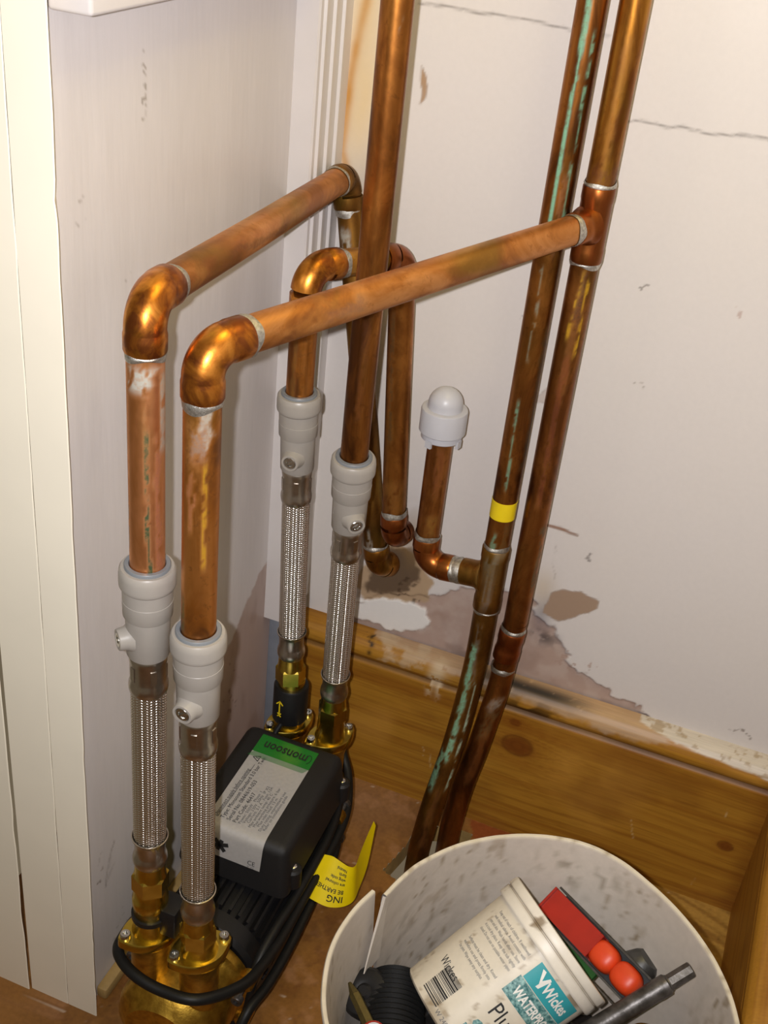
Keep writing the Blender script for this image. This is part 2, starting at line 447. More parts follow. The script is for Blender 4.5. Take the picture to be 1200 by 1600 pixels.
for cx, cz, rx, rz, th, sd, c in ((.293, .345, .012, .010, .66, 51, rgb(110, 102, 98)), (.283, .39, .010, .03, .74, 52, rgb(130, 122, 118)), (.289, .60, .010, .035, .74, 53, rgb(120, 112, 106)),
                                  (.205, .56, .02, .03, .70, 54, rgb(150, 142, 140)), (.37, .60, .012, .02, .72, 55, rgb(180, 158, 150)), (.47, .205, .02, .012, .70, 56, rgb(110, 96, 84)), (.30, .52, .02, .03, .78, 57, rgb(150, 140, 130))):
    col = over(col, .75*speckle(X, Z, cx, cz, rx, rz, 260, th, sd), c)
# painted edge over the skirting top at the right
lev = -.0022*pm + .0016*fm + .0003*fbm(X*30, Z*30, 60)
P = np.stack([X, -np.maximum(lev, -.0022), Z], -1)
wb = obj('wall_back', grid_mesh('wall_back', P, len(x), len(z), col), M['wall_back'], angle=180); tag(wb, kind='structure')

y = np.r_[np.arange(-.376, .0005, .002)]; z2 = np.r_[0, np.arange(.02, .872, .002), .95, 1.1, 1.3, 1.6]
Y, Z = np.meshgrid(y, z2); Y = Y.ravel(); Z = Z.ravel()
col = np.tile(np.array(rgb(208, 203, 203)), (len(Y), 1))
col = over(col, .25*fbm(Y*8, Z*3, 5), rgb(206, 196, 186))
pm = poly_mask(Y, Z, [(-.175, .0), (-.165, .21), (-.1599, .2165), (-.12, .245), (-.0816, .2705), (-.06, .285), (.02, .29), (.02, .0)], .002, .008, 70, 3)
col = over(col, pm, rgb(176, 156, 148)); col = over(col, pm*.45*sstep(.5, .7, fbm(Y*50, Z*16, 7)), rgb(150, 126, 114))
for cy, cz, ry, rz, th, sd, c, al in ((-.356, .136, .012, .02, .62, 61, rgb(112, 96, 82), .8), (-.28, .755, .006, .035, .66, 62, rgb(130, 118, 104), .7), (-.22, .69, .006, .014, .70, 63, rgb(130, 116, 100), .7),
                                      (-.352, .70, .012, .02, .70, 64, rgb(140, 130, 124), .6), (-.33, .05, .03, .04, .70, 65, rgb(130, 120, 110), .5), (-.30, .645, .015, .02, .74, 66, rgb(150, 142, 136), .5), (-.13, .16, .02, .06, .68, 67, rgb(70, 50, 44), .6)):
    col = over(col, al*speckle(Y, Z, cy, cz, ry, rz, 200, th, sd), c)
for pts, w_, al in (([(-.353, .121), (-.349, .137), (-.345, .147), (-.338, .160)], .0022, .75), ([(-.353, .122), (-.347, .128), (-.340, .134)], .0016, .6), ([(-.362, .155), (-.357, .167)], .001, .5)):
    col = over(col, al*line_mask(Y, Z, pts, w_*.3, w_, .003, 160, 69)*(.35+.8*fbm(Y*90, Z*90, 68)), rgb(92, 78, 66))
P = np.stack([.0006*fbm(Y*40, Z*6, 12), Y, Z], -1)
wl = obj('wall_left', grid_mesh('wall_left', P, len(y), len(z2), col, True), M['wall_left'], angle=180); tag(wl, kind='structure')
wr = obj('wall_right', rbox(.533, .553, -.95, .0, 0, 1.6, 0), simple('right wall paint', WHITE, .5), smooth=False); tag(wr, kind='structure')

# skirting boards: a moulded profile swept along the wall, pine painted per vertex
def pine(a, b, L, knots, seed):
    """a along the board, b across it"""
    w = np.zeros(a.shape)
    for ka, kb, kr in knots:
        dx = (a-ka); dz = (b-kb); g = np.exp(-(dx/(kr*3.2))**2-(dz/(kr*2.2))**2); w += g*np.sign(dz+1e-6)*kr*1.1
    bb = b - w + .012*fbm(a*5, b*14, seed)
    ring = fbm(bb*150, a*2.2, seed+1, 3); fine_ = fbm(bb*620, a*5, seed+2, 2)
    c = np.tile(np.array(rgb(172, 122, 40)), (len(a), 1))
    c = over(c, .52*sstep(.44, .68, ring), rgb(146, 92, 26))
    c = over(c, .35*sstep(.5, .7, fine_), rgb(120, 66, 16))
    c = over(c, .45*sstep(.5, .75, fbm(a*9, b*9, seed+3)), rgb(204, 150, 66))
    c = over(c, .35*sstep(.55, .75, fbm(a*14, b*22, seed+6)), rgb(112, 62, 20))
    for ka, kb, kr in knots:
        d = np.hypot((a-ka)/1.25, b-kb)/kr
        c = over(c, .85*(1-sstep(.75, 1.15, d+.3*(fbm(a*200, b*200, seed+4)-.5))), rgb(104, 54, 18)); c = over(c, .7*np.exp(-((d-1.05)/.16)**2), rgb(82, 44, 16)); c = over(c, .5*np.exp(-((d-.45)/.12)**2), rgb(80, 42, 14))
        c = over(c, .45*np.exp(-(d/2.2)**2), rgb(130, 72, 20))
    return c
PROF = [(-.0200, 0), (-.0200, .150), (-.0200, .1590), (-.0180, .1615), (-.0158, .1632), (-.0162, .1650), (-.0195, .1668), (-.0212, .1710), (-.0212, .1760), (-.0192, .1815), (-.0150, .1865), (-.0090, .1895), (-.0030, .1910), (0, .1915)]
prof = []
for (a0, b0), (a1, b1) in zip(PROF, PROF[1:]):
    n = max(1, int(math.hypot(a1-a0, b1-b0)/.0014)); prof += [(a0+(a1-a0)*k/n, b0+(b1-b0)*k/n) for k in range(n)]
prof.append(PROF[-1]); pr = np.array(prof); arc = np.r_[0, np.cumsum(np.hypot(*np.diff(pr, axis=0).T))]
x = np.arange(0, .5145, .0016)
X, I = np.meshgrid(x, np.arange(len(pr))); X = X.ravel(); I = I.ravel(); A = arc[I]; PZ = pr[I, 1]
col = pine(X, A, 1, [(.2679, .1198, .0115), (.4871, .0825, .0055), (.2615, .148, .004), (.06, .05, .006)], 70)
groove = np.exp(-((A-.1640)/.0030)**2)
col = over(col, .8*groove*(.6+.5*fbm(X*60, A*60, 71)), rgb(52, 30, 12))
col = over(col, .35*np.exp(-((A-.150)/.010)**2), rgb(120, 64, 12))
col = over(col, .5*sstep(.49, .515, X), rgb(110, 58, 14))
dust = poly_mask(X, A, [(.10, .200), (.16, .190), (.23, .184), (.30, .182), (.36, .178), (.41, .184), (.39, .24), (.1, .24)], .003, .006, 80, 72)
col = over(col, .62*dust, rgb(186, 162, 136))
col = over(col, .7*poly_mask(X, A, [(.11, .178), (.15, .176), (.165, .190), (.16, .215), (.1, .215)], .003, .008, 90, 73)*sstep(.35, .55, fbm(X*90, A*90, 74)), rgb(190, 166, 134))
for kx, ka, w in ((.172, .172, .004), (.178, .160, .002), (.168, .158, .0022), (.176, .186, .006)):
    col = over(col, .9*np.exp(-((X-kx)/w)**2-((A-ka)/.009)**2)**.5*(fbm(X*130, A*130, 75) > .42), rgb(202, 178, 142))
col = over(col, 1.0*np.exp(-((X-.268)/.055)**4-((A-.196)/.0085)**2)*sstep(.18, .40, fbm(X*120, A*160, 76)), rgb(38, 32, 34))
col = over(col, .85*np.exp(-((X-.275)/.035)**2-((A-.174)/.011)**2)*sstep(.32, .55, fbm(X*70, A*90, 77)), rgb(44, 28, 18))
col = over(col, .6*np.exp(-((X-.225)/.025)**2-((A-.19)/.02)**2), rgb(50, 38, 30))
wp = poly_mask(X, A, [(.376, .215), (.378, .200), (.398, .193), (.43, .187), (.47, .1845), (.52, .182), (.52, .24), (.376, .24)], .0012, .002, 90, 78)
col = over(col, wp, rgb(205, 194, 178)); col = over(col, wp*.6*sstep(.60, .72, fbm(X*160, A*160, 79)), rgb(150, 122, 80))
col = over(col, .8*speckle(X, A, .095, .192, .02, .012, 200, .63, 80), rgb(58, 40, 22))
for kx, ka in ((.098, .197), (.1015, .189), (.1005, .180)):
    col = over(col, .9*np.exp(-((X-kx)/.0022)**2-((A-ka)/.0028)**2), rgb(34, 24, 16))
for pts in ([(.395, .075), (.401, .052)], [(.478, .128), (.4775, .118)], [(.470, .028), (.468, .018)], [(.18, .07), (.182, .05)], [(.172, .075), (.173, .064)]):
    col = over(col, .6*line_mask(X, A, pts, .0003, .0008, .002, 200, 81), rgb(214, 190, 140))
P = np.stack([X, pr[I, 0], PZ], -1)
bb = obj('baseboard_back', grid_mesh('baseboard_back', P, len(x), len(pr), col), M['skirting'], angle=60); tag(bb, kind='structure')
y = np.arange(-.95, -.0155, .004)
Yg, I = np.meshgrid(y, np.arange(len(pr))); Yg = Yg.ravel(); I = I.ravel(); A = arc[I]
col = over(pine(Yg, A, 1, [(-.2, .09, .008)], 90), .8*np.exp(-((A-.164)/.003)**2), rgb(52, 30, 12))
br = obj('baseboard_right', grid_mesh('baseboard_right', np.stack([.533+pr[I, 0], Yg, pr[I, 1]], -1), len(y), len(pr), col, True), M['skirting'], angle=60); tag(br, kind='structure')

# floor sheet with the ragged cut-out the two risers drop through
HOLE = [(.176, -.128), (.181, -.108), (.186, -.085), (.187, -.064), (.200, -.050), (.222, -.040), (.243, -.040), (.247, -.055), (.244, -.085), (.232, -.105), (.215, -.125), (.195, -.134)]
x = np.r_[-.14, -.06, np.arange(-.02, .5345, .002)]; y = np.r_[-1.1, -.9, -.75, -.65, np.arange(-.58, .0005, .002)]
X, Y = np.meshgrid(x, y); X = X.ravel(); Y = Y.ravel()
col = np.tile(np.array(rgb(146, 100, 48)), (len(X), 1))
col = over(col, .8*sstep(.40, .66, fbm(X*26, Y*20, 100)), rgb(124, 82, 36))
col = over(col, .5*sstep(.52, .72, fbm(X*60, Y*60, 101)), rgb(176, 128, 88))
col = over(col, .4*sstep(.5, .72, fbm(X*150, Y*120, 102)), rgb(104, 62, 32))
col = over(col, .4*np.exp(-((X-.13)/.06)**2-((Y+.05)/.05)**2), rgb(164, 128, 98))
lb = poly_mask(X, Y, [(.425, .0), (.425, -.14), (.54, -.14), (.54, .0)], .0012)
col = over(col, lb, rgb(176, 136, 66)); col = over(col, lb*.7*sstep(.45, .65, fbm(X*12+Y*9, (Y+X*.3)*120, 103)), rgb(128, 88, 36))
col = over(col, .8*poly_mask(X, Y, [(.236, -.02), (.244, -.046), (.30, -.05), (.31, -.02)], .001, .003, 100, 104), rgb(140, 66, 30))
spk = sstep(.95, .99, vnoise(X*230, Y*230, 105)); col = over(col, .6*spk, rgb(206, 190, 172))
spk = sstep(.94, .98, vnoise(X*200, Y*200, 106)); col = over(col, .6*spk, rgb(70, 44, 26))
P = np.stack([X, Y, 0*X], -1)
fme = grid_mesh('floor', P, len(x), len(y), col)
bm = bmesh.new(); bm.from_mesh(fme)
cs = [f for f in bm.faces]
fc = np.array([f.calc_center_median()[:2] for f in cs]); ins = inside(fc[:, 0], fc[:, 1], HOLE)
bmesh.ops.delete(bm, geom=[f for f, k in zip(cs, ins) if k], context='FACES')
bm.to_mesh(fme); bm.free()
fl = obj('floor', fme, M['floor'], angle=180); tag(fl, kind='structure')
n = len(HOLE)
hv = [(a, b, .0002) for a, b in HOLE] + [(a, b, -.022) for a, b in HOLE]
obj('cutout_edge', (hv, [(i, (i+1) % n, n+(i+1) % n, n+i) for i in range(n)]), M['batten'], fl, smooth=False)
obj('dark_hole_sheet', rbox(.15, .28, -.16, -.02, -.16, -.15, 0), M['dark_void'], fl, smooth=False)  # near-black sheet stands in for the unlit depth of the cut-out

# cream door lining at the left: two boards with an open joint between them, chipped edge
def edge_board(x0, x1, yf, yb, chips, seed):
    zs = np.r_[np.arange(0, 1.0, .006), 1.6]; V = []; Fc = []
    for q in zs:
        e = x1 + .0005*(fbm(q*30, 0*q, seed)-.5)*2
        for cz, d, w in chips: e -= d*max(0, 1-abs(q-cz)/w)
        V += [(x0, yb, q), (x0, yf, q), (e-.0006, yf, q), (e, yf+.0006, q), (x0 if e < 0 else .0002, yb, q)]
    m = len(zs)
    for i in range(m-1):
        for k in range(5): Fc.append((i*5+k, i*5+(k+1) % 5, (i+1)*5+(k+1) % 5, (i+1)*5+k))
    Fc += [(0, 1, 2, 3, 4), tuple(range((m-1)*5, m*5))]
    return V, Fc
t1 = obj('trim_1', edge_board(-.0168, .0114, -.39, -.3743, [(.105, .0012, .006), (.72, .0012, .01), (.04, .0008, .01), (.50, .0006, .02), (.30, .0007, .02)], 3), M['frame_paint'], angle=30); tag(t1, kind='structure')
t2 = obj('trim_2', edge_board(-.0545, -.0174, -.3902, -.3743, [], 8), M['frame_paint'], angle=30); tag(t2, kind='structure')
# white boxing in the corner with ridges along its side, and the older grey strip below it
cx0 = .0
prof = [(cx0, -.0), (cx0, -.064), (.0185, -.064), (.0200, -.0625)]
for k in range(3):
    yy = -.058 + k*.018
    prof += [(.0200, yy), (.0224, yy+.001), (.0224, yy+.0045), (.0200, yy+.0055)]
prof += [(.0200, -.0)]
n = len(prof); V = [(a, b, .2135 - (.004 if b > -.03 else 0)) for a, b in prof] + [(a, b, 1.6) for a, b in prof]
t6 = obj('trim_6', edge_board(-.16, -.0560, -.3925, -.3743, [(.2, .001, .02), (.1, .0012, .03)], 15), M['frame_paint'], angle=30); tag(t6, kind='structure')
t3 = obj('trim_3', (V, [(i, (i+1) % n, n+(i+1) % n, n+i) for i in range(n)] + [tuple(range(n))[::-1], tuple(range(n, 2*n))]), M['white_gloss'], smooth=False); tag(t3, kind='structure')
t4 = obj('trim_4', rbox(0, .0135, -.050, -.0205, 0, .2125, .0015), M['grey_paint']); tag(t4, kind='structure')
t5 = obj('trim_5', rbox(0, .011, -.3735, -.056, 0, .013, .003), M['batten']); tag(t5, kind='structure')
# white trunking box high on the left wall
tb = empty('trunking_box', 'white plastic trunking box high on the left wall beside the cream door lining', 'trunking', (0, -.3, .8155))
obj('lid', rbox(.0006, .028, -.375, -.02, .8155, .875, .0025, 3), M['white_gloss'], tb)

# ------------------------------------------------------------------ copper pipework
R_P = .011; R_F = .0123
GREEN = rgb(122, 172, 142); PALE = rgb(168, 192, 168); YEL = rgb(196, 150, 20); SILV = rgb(176, 172, 160); BLK = rgb(40, 44, 30)
def pipe(parent, a, b, m, streaks=(), axis='z', r=R_P, via=None, name='pipe', label=None):
    pts = densify([a] + (via or []) + [b], .0024)
    o = obj(name, tube(pts, r, 40), m, parent, angle=60, label=label)
    wear_glint(o, streaks, axis); return o
def ring(parent, p, d, r=.0122, w=.0052, seed=1, m=None, name='solder_joint'):
    """lumpy solder fillet round a joint"""
    x_, y_, d_ = frame(d); V = []; Fc = []; n = 36; p = Vector(p); rn = random.Random(seed)
    ph = [rn.random()*6 for _ in range(4)]
    for i, (h, q) in enumerate(((-1.2, 0), (-.5, .6), (.0, 1), (.5, .6), (1.2, 0))):
        for k in range(n):
            a = 2*PI*k/n; lump = .6+.35*math.sin(2*a+ph[0])+.3*math.sin(5*a+ph[1])
            hh = h*w*(.5+.22*math.sin(a+ph[2])+.15*math.sin(3*a+ph[3]))
            rr = r - .0011 + .0011*q*max(.25, lump)
            V.append(p + d_*hh + (x_*math.cos(a)+y_*math.sin(a))*rr)
    for i in range(4):
        for k in range(n): Fc.append((i*n+k, i*n+(k+1) % n, (i+1)*n+(k+1) % n, (i+1)*n+k))
    return obj(name, (V, Fc), m or M['solder'], parent, angle=180)
def elbow(parent, a, c, b, m, rad=.0165, leg=.013, r=R_F, name='elbow', solder=(True, True), seed=1):
    pts, e0, e1 = bend(a, c, b, rad, leg, 16)
    p0, p1 = pts[0], pts[-1]; u = (p0-pts[1]).normalized(); v = (p1-pts[-2]).normalized()
    full = [p0, p0-u*.0015, p0-u*.0105, p0-u*.0125] + pts[1:-1] + [p1-v*.0125, p1-v*.0105, p1-v*.0015, p1]
    rs = [r-.0003, r+.0003, r+.0003, r-.0002] + [r-.0002]*(len(pts)-2) + [r-.0002, r+.0003, r+.0003, r-.0003]
    o = obj(name, tube(full, rs, 40), m, parent, angle=60)
    if solder[0]: ring(parent, p0+u*.001, u, R_F+.0003, .0056, seed)
    if solder[1]: ring(parent, p1+v*.001, v, R_F+.0003, .0056, seed+9)
    return p0, p1

# run A: front left vertical, along the left wall, down behind into the wall
runA = empty('copper_pipe_run', 'copper pipe rising nearest the left wall, elbowing back along it and down into the wall', 'pipe', (.0743, -.402, .5))
a0, c1, c2, d1, w1 = (.0743, -.402, .487), (.0743, -.402, .6816), (.033, -.02, .653), (.1001, -.025, .288), (.1150, .012, .272)
mid = (.0570, -.235, .6690)
e0, e1 = elbow(runA, a0, c1, mid, M['cu_elbow'], seed=3)
pipe(runA, a0, Vector(e0)+Vector((0, 0, .01)), M['cu_pink'], [(.487, .605, .44, .26, .13, rgb(58, 76, 46), .99, 3), (.56, .62, .25, .25, .05, rgb(120, 100, 60), .5, 4), (.629, .645, -.2, .1, .95, SILV, .99, 6), (.52, .64, -.93, -.95, .07, SILV, .8, 61), (.59, .64, .93, .95, .07, SILV, .8, 62), (.50, .60, .85, .75, .12, rgb(170, 92, 84), .6, 5)])
f0, f1 = elbow(runA, mid, c2, d1, M['cu_olive'], rad=.0155, leg=.012, seed=5)
pipe(runA, Vector(e1)-(Vector(mid)-Vector(c1)).normalized()*.01, Vector(f0)+(Vector(c2)-Vector(mid)).normalized()*.01, M['cu_matte'], [(-.30, -.20, .3, -.3, .25, rgb(120, 66, 40), .6, 7), (-.37, -.34, -.5, .5, .6, rgb(150, 100, 20), .5, 8)], 'y', via=[mid])
g0, g1 = elbow(runA, c2, d1, w1, M['cu_gold'], rad=.016, leg=.010, solder=(True, False), seed=7)
pipe(runA, Vector(f1)+Vector((0, 0, .006)), Vector(g0)-Vector((0, 0, .006)), M['cu_olive'], [(.575, .612, -.5, -.3, .35, SILV, .9, 9), (.30, .33, -.3, -.3, .3, SILV, .7, 10)])

# run B: front right vertical, long diagonal arm to the tee on the far right riser
runB = empty('copper_pipe_run', 'copper riser at the far right with a tee and long diagonal arm', 'pipe', (.2475, -.05, 0))
b0, bc, tee = (.1125, -.405, .453), (.1125, -.405, .6625), Vector((.2475, -.05, .6655))
e0, e1 = elbow(runB, b0, bc, tee, M['cu_elbow'], seed=13)
pipe(runB, b0, Vector(e0)+Vector((0, 0, .01)), M['cu_mottled'], [(.525, .597, .42, .46, .14, YEL, .8, 13), (.60, .633, .1, .5, .55, SILV, .85, 14), (.46, .50, -.8, -.7, .15, rgb(70, 90, 50), .7, 15), (.55, .60, -.3, -.2, .25, rgb(226, 150, 120), .5, 16), (.595, .62, 0, 0, .5, rgb(110, 60, 30), .6, 17)])
dB = (tee-Vector(bc)).normalized()
pipe(runB, Vector(e1)-dB*.01, tee-dB*.012, M['cu_matte'], [(-.36, -.32, -.5, .5, .7, rgb(176, 110, 24), .5, 18), (-.33, -.30, 0, .3, .4, rgb(110, 70, 60), .6, 19)], 'y')
pipe(runB, tee+Vector((0, 0, .02)), (.2475, -.05, 1.45), M['cu_gold'], [(.69, .71, 0, 0, .9, rgb(110, 52, 22), .6, 20), (.71, .80, -.1, 0, .35, rgb(186, 124, 20), .5, 21)])
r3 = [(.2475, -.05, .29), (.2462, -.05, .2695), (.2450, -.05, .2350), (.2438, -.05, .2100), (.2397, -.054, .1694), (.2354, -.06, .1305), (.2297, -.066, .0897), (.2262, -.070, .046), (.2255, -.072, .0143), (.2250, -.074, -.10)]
pipe(runB, tee-Vector((0, 0, .02)), r3[0], M['cu_brown'], [(.575, .632, -.35, .05, .16, YEL, .9, 22), (.56, .625, .45, .40, .14, YEL, .9, 23), (.52, .60, .0, .1, .35, rgb(150, 92, 30), .6, 24), (.585, .63, .1, .1, .28, rgb(80, 46, 24), .8, 25), (.42, .56, .0, -.1, .3, rgb(140, 60, 44), .5, 26), (.33, .40, .8, .7, .2, rgb(70, 92, 72), .6, 27)])
o = obj('bent_pipe', tube(spline(r3, 14), R_P, 40), M['cu_brown'], runB, angle=60); wear_glint(o, [(.10, .165, .15, .1, .35, rgb(176, 98, 36), .42, 28), (.155, .205, -.1, .2, .5, rgb(96, 76, 40), .7, 128), (.19, .205, -.3, .3, .5, SILV, .6, 29)])  # first streak is a highlight painted on the bend, the others are wear
obj('coupling', lathe((.2467, -.05, .280), (-.0030, 0, -.045), [(0, .0118), (.001, .0124), (.011, .0124), (.0125, .0118), (.0215, .0118), (.023, .0124), (.033, .0124), (.034, .0116)], 36), M['cu_tee'], runB, angle=40)
ring(runB, (.2468, -.05, .2815), (0, 0, 1), .0124, .004, 31); ring(runB, (.2440, -.05, .2350), (0, 0, 1), .0124, .004, 32)
tv, tf = lathe(tee-Vector((0, 0, .029)), (0, 0, 1), [(0, R_F-.0003), (.001, R_F+.0002), (.010, R_F+.0002), (.012, R_F-.0002), (.046, R_F-.0002), (.048, R_F+.0002), (.057, R_F+.0002), (.058, R_F-.0003)], 40)
tb_v = lathe(tee-dB*.026, dB, [(0, R_F-.0003), (.001, R_F+.0002), (.0095, R_F+.0001), (.0125, R_F+.0006), (.0150, R_F+.0022), (.018, R_F+.003)], 40)
obj('tee', join((tv, tf), tb_v), M['cu_tee'], runB, angle=50)
ring(runB, tee+Vector((0, 0, .030)), (0, 0, 1), R_F+.0003, .005, 33); ring(runB, tee-Vector((0, 0, .030)), (0, 0, 1), R_F+.0003, .005, 34); ring(runB, tee-dB*.027, dB, R_F+.0003, .0065, 35)

# run C: the single dark riser in the middle
r1 = Vector((.1169, -.165, 0))
runC = empty('copper_pipe', 'dark tarnished straight copper riser in the middle, standing in the right rear grey connector', 'pipe', (.1169, -.165, .462))
pipe(runC, r1+Vector((0, 0, .462)), r1+Vector((0, 0, 1.45)), M['cu_dark'], [(.80, .806, .3, .45, .12, rgb(176, 150, 120), .7, 36), (.52, .60, .1, .1, .3, rgb(120, 50, 24), .35, 37)])

# run D: rear left vertical, short arm behind the riser, down into the wall
runD = empty('copper_pipe_run', 'short copper arch from the rear left connector, passing behind the middle riser', 'pipe', (.0558, -.14, .49))
a0, c1, c2, d1, w1 = (.0558, -.14, .491), (.0558, -.14, .6160), (.0985, -.045, .6050), (.1190, -.045, .3380), (.1210, .012, .322)
e0, e1 = elbow(runD, a0, c1, c2, M['cu_elbow'], rad=.018, leg=.012, solder=(False, True), seed=41)
pipe(runD, a0, Vector(e0)+Vector((0, 0, .01)), M['cu_mottled'], [(.56, .60, 0, 0, .6, rgb(110, 56, 16), .5, 41), (.50, .58, -.4, -.3, .2, rgb(150, 110, 30), .5, 42)])
f0, f1 = elbow(runD, c1, c2, d1, M['cu_tee'], rad=.016, leg=.011, solder=(False, True), seed=43)
dd = (Vector(c2)-Vector(c1)).normalized()
pipe(runD, Vector(e1)-dd*.008, Vector(f0)+dd*.008, M['cu_gold'], axis='y')
g0, g1 = elbow(runD, c2, d1, w1, M['cu_tee'], rad=.016, leg=.012, solder=(True, False), seed=45)
pipe(runD, Vector(f1)+Vector((0, 0, .006)), Vector(g0)-Vector((0, 0, .006)), M['cu_dark'], [(.36, .40, .1, .1, .9, rgb(150, 100, 30), .5, 44), (.44, .56, -.5, -.5, .2, rgb(70, 60, 30), .6, 45)])

# run E: green streaked riser with a low tee and capped stub
runE = empty('copper_pipe_run', 'copper riser streaked with green verdigris, with yellow tape, a low tee and a capped stub', 'pipe', (.2190, -.055, 0))
q = Vector((.2190, -.055, 0)); tz = .3330; tp = q+Vector((0, 0, tz)); sc_ = Vector((.1530, -.05, .3230))
pipe(runE, tp+Vector((0, 0, .02)), q+Vector((0, 0, 1.45)), M['cu_dark'],
     [(.645, 1.2, -.30, -.16, .17, GREEN, 1., 50), (.66, .80, .52, .46, .12, GREEN, .85, 51), (.86, .90, .5, .6, .2, GREEN, .7, 52), (.55, .63, -.15, -.25, .10, PALE, .55, 53), (.43, .515, -.15, -.3, .14, GREEN, .8, 54),
      (.36, .385, -.4, -.3, .28, GREEN, .8, 55), (.64, .70, .25, .25, .22, rgb(160, 104, 60), .6, 56), (.36, .40, .5, .6, .3, rgb(84, 74, 40), .6, 57), (.45, .58, .8, .8, .16, rgb(60, 80, 62), .5, 58)])
r2 = [(.2190, -.055, .320), (.2190, -.055, .285), (.2186, -.055, .2414), (.2164, -.060, .1849), (.2139, -.075, .1337), (.2080, -.090, .079), (.2050, -.098, .0405), (.2032, -.101, .0052), (.2020, -.104, -.10)]
o = obj('bent_pipe', tube([p for s in [spline(r2, 16)] for p in s], R_P, 40), M['cu_olive'], runE, angle=60)
wear_glint(o, [(.215, .285, -.1, -.3, .30, rgb(110, 100, 90), .7, 60), (.13, .26, -.25, -.45, .26, GREEN, .95, 61), (.10, .22, .55, .35, .10, PALE, .9, 62), (.095, .14, -.7, -.8, .22, GREEN, .85, 63), (.16, .20, -.35, -.3, .25, GREEN, .8, 64), (.03, .10, .1, .05, .35, rgb(160, 88, 34), .42, 65)])  # last streak is a highlight painted low on the bend
d_t = (sc_-tp).normalized()
tv = lathe(tp-Vector((0, 0, .034)), (0, 0, 1), [(0, R_F-.0003), (.001, R_F+.0003), (.012, R_F+.0003), (.014, R_F-.0002), (.054, R_F-.0002), (.056, R_F+.0003), (.066, R_F+.0003), (.067, R_F-.0003)], 40)
tb_v = lathe(tp+d_t*.028, -d_t, [(0, R_F-.0003), (.001, R_F+.0002), (.0115, R_F+.0001), (.0145, R_F+.0006), (.0170, R_F+.0022), (.020, R_F+.003)], 40)
o = obj('tee', join(tv, tb_v), M['cu_olive'], runE, angle=50)
wear_glint(o, [(.30, .32, -.2, -.1, .35, rgb(120, 110, 100), .7, 66), (.33, .36, .3, .2, .4, rgb(120, 100, 60), .5, 67), (.352, .366, -.3, .3, .5, rgb(150, 150, 132), .7, 68)])
ring(runE, tp+Vector((0, 0, .034)), (0, 0, 1), R_F+.0002, .004, 51); ring(runE, tp-Vector((0, 0, .035)), (0, 0, 1), R_F+.0002, .004, 52); ring(runE, tp+d_t*.031, d_t, R_F+.0004, .009, 53)
e0, e1 = elbow(runE, tp, sc_, sc_+Vector((0, 0, .1)), M['cu_tee'], rad=.0165, leg=.010, seed=55)
pipe(runE, Vector(e1)-Vector((0, 0, .006)), sc_+Vector((0, 0, .150)), M['cu_brown'], [(.40, .45, .2, .2, .4, rgb(170, 92, 50), .5, 70), (.36, .38, .2, .3, .5, rgb(150, 110, 30), .6, 71)], name='stub_pipe')
pipe(runE, tp+d_t*.02, Vector(e0)-d_t*.006, M['cu_olive'], axis='y', name='link_pipe')
obj('tape_band', lathe(q+Vector((0, 0, .3985)), (0, 0, 1), [(0, .0111), (.0001, .01135), (.0175, .01135), (.0176, .0111)], 40, (False, False)), M['yellow'], runE, angle=60, label='yellow tape band wrapped round the pipe')

cap = empty('pipe_cap', 'white plastic push-on cap with a domed top closing the short copper stub', 'cap', sc_+Vector((0, 0, .132)))
prof = [(0, .0112), (0, .0170), (.0008, .0178), (.0060, .0180), (.0068, .0196), (.0075, .0203), (.0270, .0203), (.0285, .0198), (.0292, .0185), (.0292, .0152)]
prof += [(.0292+.004+.0148*math.sin(a)*1.0, .0150*math.cos(a)) for a in np.linspace(0, PI/2-.02, 14)]
obj('body', lathe(cap.location, (0, 0, 1), prof, 48), M['white_plastic'], cap, angle=35)
for a in (-1.9, -.2):
    ca, sa = math.cos(a), math.sin(a)
    obj('lug', obox(cap.location+Vector((ca*.0175, sa*.0175, -.0006)), (ca, sa, 0), (-sa, ca, 0), (0, 0, 1), .0025, .006, .007), M['white_plastic'], cap, smooth=False)

# ------------------------------------------------------------------ flexible hoses
def braid_mesh(r, z0, z1, N=18):
    """plain-woven sleeve of round wire cords, half of them wound each way at 59 degrees from the axis"""
    pitch = 2*PI*r/N; V = []; Fc = []; lead = 2*PI*r*.6; ca, sa = .515, .857
    m = int((z1-z0)/.00042)+1; w = pitch*ca*.46; al = (-1.3, -.75, 0, .75, 1.3)
    for s in (1, -1):
        for k in range(N):
            base = len(V)
            for i in range(m):
                h = z0 + (z1-z0)*i/(m-1); ph = s*h/lead*2*PI + 2*PI*k/N
                rr = r + s*.00028*math.tanh(2.2*math.cos(2*PI*N*h/lead))
                for q in al:
                    o_ = math.sin(q)*w; a = ph - s*o_*ca/r; hh = min(max(h + o_*sa, z0), z1); R_ = rr + math.cos(q)*.00070
                    V.append((math.cos(a)*R_, math.sin(a)*R_, hh))
            for i in range(m-1):
                for j in range(4):
                    a = base+i*5+j; Fc.append((a, a+1, a+6, a+5) if s < 0 else (a, a+5, a+6, a+1))
    me = bpy.data.meshes.new('braid'); me.from_pydata(V, [], Fc)
    return me
mb, nt, bs = mat('braided steel wire')
bs.inputs['Base Color'].default_value = (.72, .68, .64, 1); bs.inputs['Metallic'].default_value = 1; bs.inputs['Roughness'].default_value = .20
M['braid'] = mb

